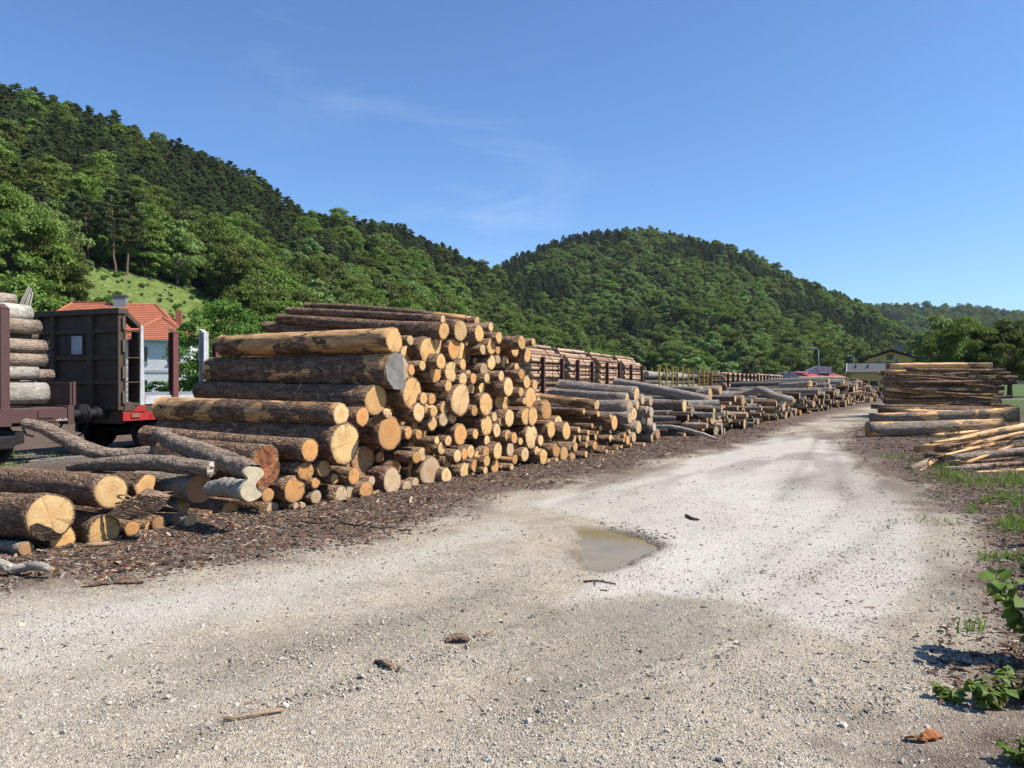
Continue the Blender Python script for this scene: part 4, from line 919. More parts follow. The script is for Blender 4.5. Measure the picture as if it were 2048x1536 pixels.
# procedural part of the heaps along the road
PATH = np.array([(5.9, 25.2), (8.0, 29.0), (11.3, 35.0), (15.3, 42.0), (19.5, 49.0), (24.6, 57.5), (31.5, 69.0), (37, 78)])
def path_at(s):
    seg = np.linalg.norm(np.diff(PATH, axis=0), axis=1); cs = np.concatenate([[0], np.cumsum(seg)])
    return np.array([np.interp(s, cs, PATH[:, 0]), np.interp(s, cs, PATH[:, 1])])
prof_s = [0, 2, 5, 7, 8.5, 13, 18, 20, 22, 24, 30, 36, 44, 52, 58, 61]
prof_h = [.7, 1.0, 1.05, .95, .5, .95, 1.0, .8, .5, 1.1, 1.6, 1.85, 1.85, 1.6, 1.0, .2]
rg = np.random.default_rng(17)
s = 0.0
while s < 60.5:
    top = np.interp(s, prof_s, prof_h) * rg.uniform(.85, 1.08); z = 0.0; step = 0
    while z < top:
        r = rg.choice([.055, .07, .09, .11, .15, .19], p=[.15, .22, .22, .18, .15, .08]) * (1.45 if s > 24 else 1.05)
        c = path_at(s + rg.normal(0, .12)); out = rg.uniform(-.9, .6); th_ = R(rg.normal(31, 4 if s > 24 else 11)); a = np.array([-math.cos(th_), math.sin(th_), rg.normal(0, .015 if s > 22 else .025)])
        A = np.array([c[0], c[1], z + r * .9 + .03]) - a * out; A[2] = max(A[2], r); ln = rg.uniform(3, 5)
        B = A + a * ln; B[2] = max(B[2], r); fill_log(A, B, r, r * .85, 10, 2 if rg.random() < .5 else 0 if rg.random() < .6 else 3); z += r * 1.72; step = max(step, r)
    s += step * 1.25

# ------------------------------------------------------------------ railway
RZ = math.atan2(RAILD[1], RAILD[0]); D2 = np.array([math.sin(R(26)), math.cos(R(26))])
def railP(t_, w=0.0, z=0.0):
    if t_ <= 100: p = RAIL0 + RAILD * t_; d = RAILD
    else: p = RAIL0 + RAILD * 100 + D2 * (t_ - 100); d = D2
    return np.array([p[0] - d[1] * w, p[1] + d[0] * w, z])
def rail_rz(t_): return RZ if t_ <= 100 else math.atan2(D2[1], D2[0])
track = empty('railway_track', railP(0, 1.45, 0), RZ); tag(track, kind='structure')
for w in (-.75, .75):
    b = MB(); 
    for (y0, y1, z0, z1) in ((-.07, .07, -.06, -.03), (-.012, .012, -.03, .03), (-.035, .035, .03, .06)): b.box((-25, w + y0, z0), (130, w + y1, z1))
    b.obj('rail', MATS['rail_steel'], track)
sm = MB().box((-.13, -1.3, -.2), (.13, 1.3, -.045)).mesh('sleeper', MATS['sleeper_wood'])
for q in range(-14, 60): obj('sleeper', sm, track, loc=(q * .62, 0, 0))

wheel_m = None
def wheel_mesh():
    "wheel with flange, axle along local y"
    pr_ = [(.0, .07), (.09, .07), (.12, .04), (.36, .03), (.38, .065), (.46, .06), (.46, -.04), (.5, -.065), (.5, -.08), (.38, -.08), (.36, -.03), (.12, -.04), (.0, -.07)]
    n = 28; th = np.arange(n) * 2 * np.pi / n
    V = np.vstack([np.stack([r * np.cos(th), np.full(n, y), r * np.sin(th)], 1) for r, y in pr_]); i = np.arange(len(pr_) - 1)[:, None] * n; j = np.arange(n)[None]; k = (j + 1) % n
    return mesh('wheel', V, [np.stack([i + j, i + k, i + n + k, i + n + j], -1).reshape(-1, 4)], [MATS['steel_black']])
wheel_m = wheel_mesh()
def bogie(root, x, near=True):
    b = MB(); b.prism([(x - 1.35, .18, .75), (x - 1.35, .18, .5), (x - .6, .18, .32), (x + .6, .18, .32), (x + 1.35, .18, .5), (x + 1.35, .18, .75), (x + .5, .18, .86), (x - .5, .18, .86)], (0, .12, 0))
    b.prism([(x - 1.35, 2.6, .75), (x - 1.35, 2.6, .5), (x - .6, 2.6, .32), (x + .6, 2.6, .32), (x + 1.35, 2.6, .5), (x + 1.35, 2.6, .75), (x + .5, 2.6, .86), (x - .5, 2.6, .86)], (0, .12, 0))
    b.box((x - .2, .2, .55), (x + .2, 2.7, .8))
    bo = b.obj('bogie', MATS['steel_black'], root)
    for dx in (-.9, .9):
        for w in (.62, 2.28):
            wo = obj('wheel', wheel_m, bo, loc=(x + dx, w, .53)); wo.rotation_euler = (0, 0, 0 if w < 1 else math.pi)
        MB().tube([(x + dx, .5, .53), (x + dx, 2.4, .53)], .08, 10).obj('axle', MATS['steel_black'], bo)
        bevel(MB().box((x + dx - .16, .06, .4), (x + dx + .16, .2, .68)).obj('axle_box', MATS['steel_black'], bo), .03)
        for q in (-.2, .2):                                     # coil springs
            th = np.linspace(0, 2 * np.pi * 5, 50); pts = np.stack([x + dx * .35 + q + .07 * np.cos(th), .16 + .07 * np.sin(th) * .8, .42 + th / th[-1] * .32], 1)
            MB().tube(pts, .016, 5).obj('spring', MATS['steel_black'], bo, smooth=True)
def buffer(root, x, y, s):
    b = MB(); pts = [(0, .15), (.30, .15), (.31, .105), (.56, .105), (.57, .23), (.60, .235), (.63, .20)]
    n = 20; th = np.arange(n) * 2 * np.pi / n
    V = np.vstack([np.stack([np.full(n, x + s * a), y + r * np.cos(th), 1.06 + r * np.sin(th)], 1) for a, r in pts]); i = np.arange(len(pts) - 1)[:, None] * n; j = np.arange(n)[None]; k = (j + 1) % n
    obj('buffer', mesh('buffer', V, [np.stack([i + j, i + k, i + n + k, i + n + j], -1).reshape(-1, 4), np.array([list(range((len(pts) - 1) * n, len(pts) * n))])], [MATS['steel_black']]), root)
def stake(root, x, y, z0, z1, mat, wx=.09, wy=.09, name='stake'):
    b = MB(); b.box((x - wx, y - wy, z0), (x + wx, y - wy + .03, z1)); b.box((x - wx, y + wy - .03, z0), (x + wx, y + wy, z1)); b.box((x - .015, y - wy + .03, z0), (x + .015, y + wy - .03, z1 - .02))
    b.prism([(x - wx * .9, y - wy - .01, z1 - .002), (x + wx * .9, y - wy - .01, z1 - .002), (x + wx * .9, y + wy, z1 + .1), (x - wx * .9, y + wy, z1 + .1)], (0, .012, -.02))
    return b.obj(name, mat, root)

# wagon 1, loaded, runs out of the picture
w1 = empty('log_wagon', railP(1.55), RZ); tag(w1, 'brown stake wagon loaded with logs, its end buffer facing the dark end wall', 'wagon')
SB = MATS['steel_brown']
b = MB(); b.box((-14, .02, .93), (-.16, .14, 1.24)); b.box((-14, 2.76, .93), (-.16, 2.88, 1.24)); b.box((-14, 1.2, .8), (-.16, 1.7, 1.2)); bevel(b.obj('side_sill', SB, w1), .012)
bevel(MB().box((-.16, 0, .86), (0, 2.9, 1.285)).obj('headstock', SB, w1), .015)
MB().box((-14, .14, 1.17), (-.16, 2.76, 1.245)).obj('deck', MATS['sleeper_wood'], w1)
b = MB(); b.box((-.07, .05, 1.286), (-.02, 2.85, 1.80)); b.box((-.02, .02, 1.286), (.06, .10, 1.82)); b.box((-.02, 2.8, 1.286), (.06, 2.88, 1.82)); bevel(b.obj('end_flap', SB, w1), .01)
for x in (-1.62, -4.2, -6.8, -9.4, -12): 
    for y in (.02, 2.88):
        s_ = stake(w1, x, y, .92, 3.34, SB, .095, .08); bevel(MB().prism([(x - .13, y - .095, .88), (x + .13, y - .095, .88), (x + .13, y - .095, 1.25), (x - .13, y - .095, 1.25)], (0, .04, 0)).obj('stake_foot', SB, s_), .01)
        MB().prism([(x + .096, y - .07, 1.3), (x + .096, y - .07, .95), (x + .42, y - .07, .95)], (0, .05, 0)).obj('gusset', SB, s_)
for y in (.57, 2.33): buffer(w1, 0, y, 1)
bogie(w1, -2.4); bogie(w1, -11.5)
MB().tube([(.0, 1.45, .98), (.18, 1.45, .98), (.26, 1.45, .92), (.3, 1.45, .82), (.42, 1.45, .7)], .035, 8).obj('coupling', MATS['steel_black'], w1, smooth=True)
for y in (.95, 1.95): MB().tube([(.0, y, .92), (.12, y, .8), (.25, y, .55), (.42, y, .5)], .025, 8).obj('brake_hose', MATS['steel_black'], w1, smooth=True)
MB().box((-.86, .0, 1.02), (-.5, .016, 1.19)).obj('marking_frame', MATS['steel_dark'], w1); MB().box((-.85, -.003, 1.03), (-.51, .018, 1.18)).obj('marking_plate', SB, w1)
for q in range(9): MB().box((-.44 + q * .045, .012, .95), (-.41 + q * .045, .0185, .975 + .012 * (q % 3))).obj('lettering', MATS['paint_white'], w1)
MB().box((-.62, -.04, .84), (-.5, .05, .9)).obj('handle', MATS['paint_yellow'], w1)
MB().box((-.78, -.06, .86), (-.42, .02, .92)).obj('step', SB, w1)
# its load
for q, (pr_, py, h, off, kw, lab) in enumerate([
    (27, 601, 26, 1.1, dict(grey=.7, peel=.5, tone=.95, wood='pale'), 'flaky topmost log on the loaded wagon'), (57, 627, 33, .7, dict(grey=1, peel=.4, tone=1.0), 'whitish peeling log near the top of the loaded wagon'),
    (76, 655, 29, .5, dict(grey=.4, peel=.4, tone=.75), 'thick grey log resting beneath the whitish log on the wagon'), (72, 674, 15, .75, dict(grey=.7, peel=.05, tone=.4), 'thin dark log between two thick grey ones on the wagon'),
    (87, 694, 28, .45, dict(grey=.4, peel=.5, tone=.8), 'thick greenish grey log with worm tracks halfway up the wagon load'), (88, 720, 26, .45, dict(grey=.4, peel=.5, tone=.75), 'knobbly tan and grey log halfway up the wagon load'),
    (72, 745, 25, .45, dict(grey=1, peel=.0, tone=.7), 'smooth silver grey log low in the wagon load'), (103, 750, 22, 1.1, dict(grey=.4, peel=.6, tone=.7, wood='straw'), 'log reaching furthest past the others on the wagon'),
    (60, 766, 8, .5, dict(grey=.3, peel=.6, tone=.8), 'thin pale stick between the silver logs on the wagon'), (87, 786, 42, .5, dict(grey=1, peel=.0, tone=.62), 'massive smooth grey log at the bottom of the wagon load'),
    (112, 797, 19, 1.0, dict(grey=.2, peel=.95, tone=.9, wood='straw'), 'bare yellow log end on the wagon floor by the low end flap')]):
    k = (pr_ - CX) / F; p0 = railP(0, off); tt = (k * p0[1] - p0[0]) / (RAILD[0] - k * RAILD[1]); B = railP(tt, off); Z = B[1]; B[2] = EYE - (py - HY) / F * Z; r = h / 2 / F * Z
    A = railP(tt - 6, off, B[2]); log3(A, B, r, r, label=lab, name='log', bend=.002, **kw)
for q in range(60):
    off = random.uniform(.9, 2.5); z = random.uniform(1.45, 3.3); fill_log(railP(random.uniform(-.4, .4), off, z), railP(-7, off, z), .17, .16)

# wagon 2 with the dark end wall
w2 = empty('stake_wagon', railP(2.83), RZ); tag(w2, 'empty stake wagon with dark ribbed end wall and red sill', 'wagon')
SD = MATS['steel_dark']
wl = MB().box((0, .02, 1.12), (.05, 2.88, 3.5)).obj('end_wall', SD, w2)
for y, wdt in ((.03, .06), (.98, .16), (2.3, .13), (2.84, .08)): bevel(MB().box((-.10, y - wdt / 2 + .02, 1.13), (-.001, y + wdt / 2 + .02, 3.46)).obj('rib', SD, wl), .01)
for z in (1.2, 1.81, 2.41, 3.06): bevel(MB().box((-.07, .07, z - .055), (-.002, 2.8, z + .055)).obj('rib', SD, wl), .01)
bevel(MB().prism([(-.13, -.02, 3.46), (.16, -.02, 3.46), (.16, -.02, 3.58), (-.13, -.02, 3.60)], (0, 2.95, 0)).obj('top_rail', SD, wl), .012)
n = 10; pl = MB(); a = np.linspace(-.19, .19, n); V = np.vstack([np.stack([-.035 - .05 * np.cos(a / .19 * 1.3), 1.5 + a, np.full(n, z)], 1) for z in (2.5, 2.95)]); pl.add(V, [(i, i + 1, n + i + 1, n + i) for i in range(n - 1)]); pl.obj('notice_plate', MATS['paint_white'], wl, smooth=True)
def ring(lo, hi, y, z, r, w, mat):
    th = np.linspace(0, 2 * np.pi, 20, endpoint=False); V = np.vstack([np.stack([np.full(20, -.008), y + q * np.cos(th), z + q * 1.2 * np.sin(th)], 1) for q in (r, r - w)])
    j = np.arange(20); k = (j + 1) % 20; obj('emblem', mesh('emblem', V, [np.stack([j, k, 20 + k, 20 + j], -1)], [MATS[mat]]), wl)
ring(0, 0, 2.56, 2.58, .09, .022, 'wall_grey'); ring(0, 0, 2.56, 2.82, .05, .03, 'paint_yellow')
MB().box((-.008, 2.45, 3.12), (-.004, 2.68, 3.28)).obj('faded_sign', MATS['sleeper_wood'], wl)
fr = MB(); fr.box((.05, .0, 1.1), (.10, .30, 3.47)); fr.box((.05, -.012, 1.1), (.065, .012, 3.52)); sf = fr.obj('end_post', SD, w2)
for z in (1.81, 2.41, 3.06): MB().box((.10, .0, z - .012), (.52, .3, z + .012)).obj('rung', SD, sf)
for z in (1.45, 2.05, 2.7, 3.25): MB().box((-.02, -.035, z - .16), (.05, -.005, z + .14)).obj('reflector', MATS['sleeper_wood'], sf)
MB().prism([(.16, -.005, 3.52), (.10, -.005, 3.44), (.50, -.005, 3.15), (.56, -.005, 3.22)], (0, .28, 0)).obj('brace', SD, sf)
bevel(MB().prism([(.50, -.02, 1.24), (.64, -.02, 1.24), (.60, -.02, 3.18), (.52, -.02, 3.24)], (0, .05, 0)).obj('corner_post', MATS['paint_white'], w2), .006)
MB().prism([(.50, .03, 1.3), (.55, .03, 1.3), (.53, .03, 3.1), (.50, .03, 3.1)], (0, .25, 0)).obj('corner_web', SD, w2)
bevel(MB().prism([(.30, -.022, 1.08), (.66, -.022, 1.08), (.66, -.022, 1.24), (.46, -.022, 1.24)], (0, .06, 0)).obj('corner_foot', MATS['steel_red'], w2), .006)
bevel(MB().box((.02, .0, .86), (20, .1, 1.078)).obj('side_sill', MATS['steel_red'], w2), .01)
MB().box((.66, .04, 1.085), (20, .09, 1.25)).obj('chain_band', SD, w2)
bevel(MB().box((.68, .01, 1.26), (20, .10, 1.47)).obj('side_board', MATS['paint_white'], w2), .008)
MB().box((.68, .06, 1.475), (20, .16, 1.56)).obj('top_edge', MATS['lamp_grey'], w2)
b = MB(); b.box((0, .1, 1.1), (20, 2.8, 1.24)); b.box((0, 2.8, .86), (20, 2.9, 1.25)); b.box((.0, .1, .8), (.16, 2.8, 1.2)); b.obj('deck', SD, w2)
bevel(MB().box((.24, -.03, .94), (.5, -.001, 1.05)).obj('marking_plate', MATS['chimney_brick'], w2), .004)
bevel(MB().prism([(1.0, -.04, .98), (1.4, -.04, 1.06), (1.4, -.04, .86), (1.15, -.04, .86)], (0, .05, 0)).obj('bracket', MATS['steel_red'], w2), .006)
hk = MB(); hk.tube([(1.22, -.06, .88), (1.22, -.06, .76), (1.22, -.06, .70)], .025, 8); hk.tube([(1.10, -.06, .74), (1.14, -.06, .69), (1.22, -.06, .675), (1.30, -.06, .69), (1.34, -.06, .74)], .03, 8); hk.obj('lashing_hook', MATS['paint_yellow'], w2, smooth=True)
MB().tube([(.83, -.01, 1.0), (.83, -.05, 1.0), (.83, -.05, .92)], .01, 6).obj('tie_ring', MATS['steel_red'], w2)
for x, m_ in ((1.6, 'rust_red'), (2.65, 'paint_white'), (4.6, 'rust_red'), (6.6, 'rust_red'), (8.6, 'rust_red'), (10.6, 'rust_red'), (12.6, 'rust_red')): stake(w2, x, .04, 1.2, 3.1 if x < 2 else 3.16, MATS[m_], .085, .09)
for x in (2.8, 6.07, 7.24, 9.4, 11.5): stake(w2, x, 2.86, 1.2, 3.05 if x != 7.24 else 3.25, MATS['rust_red'], .085, .08)
for y in (.57, 2.33): buffer(w2, 0, y, -1)
bogie(w2, 2.2); bogie(w2, 17)
for y in (1.0, 1.9): MB().tube([(.0, y, .9), (-.15, y, .75), (-.3, y, .55), (-.4, y, .5)], .025, 8).obj('brake_hose', MATS['steel_black'], w2, smooth=True)

# loaded wagons further along
def load(t0, t1, r0, ztop, w0=.12, w1_=2.75, face='near', jag=.3, crown=.35, mi=0):
    z = 1.3; row = 0
    while z < ztop + crown:
        f = max(0, (z - ztop) / max(crown, .01)); a0, a1 = w0 + f * .9, w1_ - f * .9; y = a0 + r0 * (1 + row % 2)
        while y < a1:
            r = r0 * random.uniform(.82, 1.1)
            if y < a0 + r0 * 3.2 or z > ztop - .5 or True:
                A = railP(t0 + random.uniform(-jag, jag), y, z + random.gauss(0, r0 * .12)); B = railP(t1 + random.uniform(-jag, jag), y + random.gauss(0, .03), A[2] + random.gauss(0, .03)); fill_log(A, B, r, r * .92, 10, mi)
            y += r0 * 2.02
        z += r0 * 1.78; row += 1
def wagon(name, t0, t1, stakes, mat, label, wx=.1, ztop=3.34, z0=1.15):
    o = empty(name, railP(t0), rail_rz(t0)); tag(o, label, 'wagon'); Ln = t1 - t0
    b = MB(); b.box((0, .0, .92), (Ln, .12, 1.2)); b.box((0, 2.78, .92), (Ln, 2.9, 1.2)); b.box((0, .12, 1.1), (Ln, 2.78, 1.21)); b.obj('frame', MATS['steel_brown'], o)
    for x in (2.2, Ln - 2.2):
        for dx in (-.9, .9):
            for y in (.62, 2.28): obj('wheel', wheel_m, o, loc=(x + dx, y, .53))
    for s_ in stakes:
        for y in (-.02, 2.92): stake(o, s_ - t0, y, z0, ztop, MATS[mat], wx, wx)
    return o
wagon('log_wagon', 30.4, 59.6, (32.2, 35.7, 39, 42.4, 46.4, 50, 54, 58), 'steel_brown', 'long wagon with four bays of stacked roundwood behind the big pile', .11)
for a, b_ in ((30.9, 36.6), (37.8, 43.6), (45.2, 51.1), (52.8, 59.2)): load(a, b_, .125, 3.3, jag=.15, crown=.7, mi=2 if False else 3)
for t_ in (33.9, 40.7, 48.2, 56):                      # lashing straps over the bays
    pts = [railP(t_, -.03, 1.2), railP(t_, -.03, 3.1), railP(t_, .4, 3.72), railP(t_, 1.0, 4.05), railP(t_, 1.45, 4.1), railP(t_, 1.9, 4.05), railP(t_, 2.5, 3.72), railP(t_, 2.95, 3.1)]
    tag(MB().tube(pts, .025, 6).obj('lashing_strap', MATS['steel_black']), 'dark lashing strap around a bay of stacked roundwood', 'strap', 'straps over the roundwood bays')
wagon('log_wagon', 61.4, 91.8, (65.7, 69.2, 72.4, 75.6, 79, 82.5, 86, 90.5), 'paint_yellow', 'wagon with slender yellow stakes carrying thick pale trunks', .075, 3.42)
for a, b_ in ((62, 68.5), (69, 76), (76.6, 84), (84.5, 91)): load(a, b_, .36, 2.7, jag=.25, crown=.1, mi=2)
wagon('log_wagon', 92.8, 111, (94.5, 98, 102, 106.2), 'paint_yellow', 'short wagon with four yellow stakes and crooked dark logs', .08, 3.42)
load(93.4, 101, .2, 3.0, jag=.5, mi=0); load(102, 110.5, .22, 3.1, jag=.5, mi=0)
wagon('log_wagon', 112.2, 146, np.arange(114, 146, 4.4), 'steel_black', 'wagon with black stakes full of tan logs beyond the yellow stakes', .16, 3.3)
for a in np.arange(112.8, 145, 8.3): load(a, a + 7.6, .26, 3.15, jag=.4, crown=.4, mi=3)
wagon('log_wagon', 147.4, 190, np.arange(149, 190, 4.6), 'steel_black', 'last wagon with black stakes, ending in front of the grey shed', .18, 3.3)
for a in np.arange(148, 188, 8.4): load(a, a + 7.7, .28, 3.15, jag=.4, crown=.4, mi=3)

# ------------------------------------------------------------------ buildings
def roof_plane(b, e0, e1, r0, r1, n=16, lift=.05):
    "stepped tile courses between the eave e0-e1 and the ridge r0-r1"
    e0, e1, r0, r1 = (np.asarray(p, float) for p in (e0, e1, r0, r1)); nn = np.cross(e1 - e0, (r0 + r1) / 2 - e0); nn /= np.linalg.norm(nn)
    if nn[2] < 0: nn = -nn
    for i in range(n):
        a, c = i / n, (i + 1) / n; p = [e0 + (r0 - e0) * a + nn * lift, e1 + (r1 - e1) * a + nn * lift, e1 + (r1 - e1) * c + nn * .005, e0 + (r0 - e0) * c + nn * .005]
        q = [e0 + (r0 - e0) * a, e1 + (r1 - e1) * a]
        b.add(p + q, [(0, 1, 2, 3), (4, 5, 1, 0)])
def window(par, M, x, z, w, h, mat='paint_white', pane='glass'):
    "window in a wall whose outer face is local y=0, M maps wall to parent"
    fr = MB(); t_ = .09
    for lo, hi in (((x - w / 2 - t_, -.05, z - h / 2 - t_), (x - w / 2, .04, z + h / 2 + t_)), ((x + w / 2, -.05, z - h / 2 - t_), (x + w / 2 + t_, .04, z + h / 2 + t_)), ((x - w / 2, -.05, z + h / 2), (x + w / 2, .04, z + h / 2 + t_)), ((x - w / 2, -.05, z - h / 2 - t_), (x + w / 2, .04, z - h / 2)), ((x - .03, -.03, z - h / 2), (x + .03, .03, z + h / 2))): fr.box(lo, hi, M)
    f = fr.obj('window', MATS[mat], par)
    MB().box((x - w / 2, -.012, z - h / 2), (x + w / 2, .03, z + h / 2), M).obj('pane', MATS[pane], f)
    MB().box((x - w / 2 - .15, -.14, z - h / 2 - t_ - .07), (x + w / 2 + .15, -.051, z - h / 2 - t_), M).obj('sill', MATS['lamp_grey'], f)
    return f
def Mwall(p, ang): return Matrix.Translation(Vector(p)) @ Matrix.Rotation(ang, 4, 'Z')
# house with the tiled roof: local x along the front, y to the back
hp = P(235, 765, 80); house = empty('tiled_house', (hp[0], hp[1], 0), R(14)); tag(house, 'pale house with an orange tiled hip roof behind the wagons', 'house')
MB().box((-7.6, -4.2, -.2), (7.2, 4.2, 6.1)).obj('wall', MATS['wall_white'], house)
b = MB(); e = .5; ez, rz_ = 6.1, 10.0; L0, L1, W = -7.6 - e, 7.2 + e, 4.2 + e; a0, a1 = -4.2, 3.6
roof_plane(b, (L0, -W, ez), (L1, -W, ez), (a0, 0, rz_), (a1, 0, rz_), 20); roof_plane(b, (L1, W, ez), (L0, W, ez), (a1, 0, rz_), (a0, 0, rz_), 20)
roof_plane(b, (L1, -W, ez), (L1, W, ez), (a1, 0, rz_), (a1, 0, rz_), 20); roof_plane(b, (L0, W, ez), (L0, -W, ez), (a0, 0, rz_), (a0, 0, rz_), 20)
roof = b.obj('roof', MATS['tile_roof'], house)
for p, q in (((L0, -W, ez), (a0, 0, rz_)), ((L1, -W, ez), (a1, 0, rz_)), ((L1, W, ez), (a1, 0, rz_)), ((a0, 0, rz_), (a1, 0, rz_))): MB().tube([p, q], .12, 8).obj('ridge_tiles', MATS['tile_roof'], roof, smooth=True)
MB().box((-.3, -.5, 9.4), (.9, .3, 10.7)).obj('chimney', MATS['lamp_grey'], roof); MB().box((-.4, -.6, 10.7), (1.0, .4, 10.85)).obj('chimney_cap', MATS['roof_grey'], roof)
MB().box((5.4, 1.2, 8.0), (6.0, 1.8, 9.5)).obj('chimney', MATS['chimney_brick'], roof)
an = MB(); an.tube([(.9, 0, 10.8), (.9, 0, 13.2)], .03, 6); an.tube([(.4, 0, 12.9), (1.4, 0, 12.9)], .02, 6); an.tube([(.5, 0, 12.5), (1.3, 0, 12.5)], .02, 6); an.obj('aerial', MATS['lamp_grey'], roof)
wx0, wx1, wy = 2.4, 8.4, -8.6
MB().box((wx0, wy, -.2), (wx1, -4.2, 5.85)).obj('wing', MATS['wall_white'], house)
b = MB(); wm = (wx0 + wx1) / 2; ee = .45; zt = 8.2
roof_plane(b, (wx0 - ee, wy - ee, 5.85), (wx1 + ee, wy - ee, 5.85), (wm, wy + 2.6, zt), (wm, wy + 2.6, zt), 12); roof_plane(b, (wx1 + ee, wy - ee, 5.85), (wx1 + ee, -2.5, 5.85), (wm, wy + 2.6, zt), (wm, -1.2, zt), 12); roof_plane(b, (wx0 - ee, -2.5, 5.85), (wx0 - ee, wy - ee, 5.85), (wm, -1.2, zt), (wm, wy + 2.6, zt), 12)
wr = b.obj('wing_roof', MATS['tile_roof'], house)
for p, q in (((wx0 - ee, wy - ee, 5.87), (wm, wy + 2.6, zt)), ((wx1 + ee, wy - ee, 5.87), (wm, wy + 2.6, zt)), ((wm, wy + 2.6, zt), (wm, -1.4, zt))): MB().tube([p, q], .12, 8).obj('ridge_tiles', MATS['tile_roof'], wr, smooth=True)
MB().box((wx0 - ee - .08, wy - ee - .1, 5.72), (wx1 + ee + .08, wy - ee + .0, 5.86)).obj('gutter', MATS['lamp_grey'], wr)
for q in range(22):                                       # quoins on the wing corner
    MB().box((wx0 - .04, wy - .05, .1 + q * .26), (wx0 + (.62 if q % 2 else .42), wy - .001, .33 + q * .26)).obj('quoin', MATS['paint_white'], house)
MB().box((wx0 - .03, wy - .06, 2.75), (wx1 + .03, wy - .002, 3.0)).obj('string_course', MATS['paint_white'], house)
for x, z in ((4.1, 4.45), (7.0, 4.45), (4.1, 1.3), (7.0, 1.3)): window(house, Mwall((0, wy, 0), 0), x, z, .95, 1.4)
for x in (-6.2, -4.0, -1.8, .6):
    for z in (4.5, 1.4): window(house, Mwall((0, -4.2, 0), 0), x, z, .95, 1.4)
# yellow station: low building and gabled house behind
sp_ = P(1750, 765, 142); ls = empty('station_annex', (sp_[0], sp_[1], 0), R(-17)); tag(ls, 'low yellow building with a dark sheet roof beside the tall stack of poles', 'building')
MB().box((-4.1, 0, -.1), (6.5, 6, 3.75)).obj('wall', MATS['wall_yellow'], ls)
b = MB(); roof_plane(b, (-5.0, -.6, 3.72), (6.6, -.6, 3.72), (-4.5, 3, 5.45), (6.3, 3, 5.45), 5, .03); roof_plane(b, (6.6, 6.6, 3.72), (-5.0, 6.6, 3.72), (6.3, 3, 5.45), (-4.5, 3, 5.45), 5, .03); b.add([(-5, -.6, 3.72), (-4.5, 3, 5.45), (-5, 6.6, 3.72)], [(0, 1, 2)])
rf = b.obj('roof', MATS['roof_grey'], ls); MB().prism([(-5.03, -.62, 3.62), (-4.53, 3, 5.36), (-4.5, 3, 5.50), (-5.0, -.65, 3.76)], (.12, 0, 0)).obj('verge', MATS['paint_white'], rf)
MB().box((-4.5, 2.9, 5.44), (6.3, 3.1, 5.56)).obj('ridge', MATS['timber_dark'], rf)
for x in (-3.3, -1.2): MB().box((x, .9, 4.6), (x + .25, 1.2, 5.1)).obj('roof_vent', MATS['timber_dark'], rf)
for x in (1.2, 4.2): 
    v = MB(); v.box((x - .3, 3.3, 5.2), (x + .3, 3.9, 5.9)); v.box((x - .2, 3.4, 5.9), (x + .2, 3.8, 6.25)); v.obj('chimney_cowl', MATS['lamp_grey'], rf)
window(ls, Mwall((0, 0, 0), 0), -.2, 1.3, 1.1, 1.3, 'timber_dark')
sp_ = P(1782, 765, 158); st_ = empty('station_house', (sp_[0], sp_[1], 0), R(-25)); tag(st_, 'yellow gabled house with overhanging dark eaves and chimneys', 'house')
b = MB(); b.prism([(-4.3, 0, -.1), (5.6, 0, -.1), (5.6, 0, 6.3), (.0, 0, 8.1), (-4.3, 0, 6.7)], (0, 9, 0)); b.obj('wall', MATS['wall_yellow'], st_)
b = MB(); b.prism([(-5.6, -1, 6.45), (.0, -1, 8.35), (.0, -1, 8.65), (-5.6, -1, 6.7)], (0, 11, 0)); b.prism([(.0, -1, 8.35), (6.4, -1, 6.25), (6.4, -1, 6.5), (.0, -1, 8.65)], (0, 11, 0)); rf = b.obj('roof', MATS['timber_dark'], st_)
b = MB(); b.prism([(2.6, 3.0, 7.0), (6.9, 1.5, 6.35), (7.6, 1.5, 8.2), (3.4, 3.0, 8.2)], (0, 5, .0)); b.obj('side_roof', MATS['roof_grey'], rf); MB().prism([(6.9, 1.3, 6.3), (7.1, 1.3, 6.3), (7.75, 1.3, 8.25), (7.55, 1.3, 8.25)], (0, .2, 0)).obj('verge', MATS['paint_white'], rf)
for x in (.7, 1.15, 1.6, 2.05): MB().box((x, 1.6, 7.5), (x + .34, 2.3, 9.55)).obj('chimney', MATS['lamp_grey'], rf)
window(st_, Mwall((0, 0, 0), 0), -.2, 7.05, .95, .85, 'timber_dark'); window(st_, Mwall((0, 0, 0), 0), -2.6, 4.3, 1.0, 1.5, 'timber_dark'); window(st_, Mwall((0, 0, 0), 0), 2.4, 4.3, 1.0, 1.5, 'timber_dark')
MB().tube([(4.6, -.9, 6.6), (4.0, -.1, 5.9), (4.0, -.1, 0)], .06, 6).obj('downpipe', MATS['timber_dark'], st_)
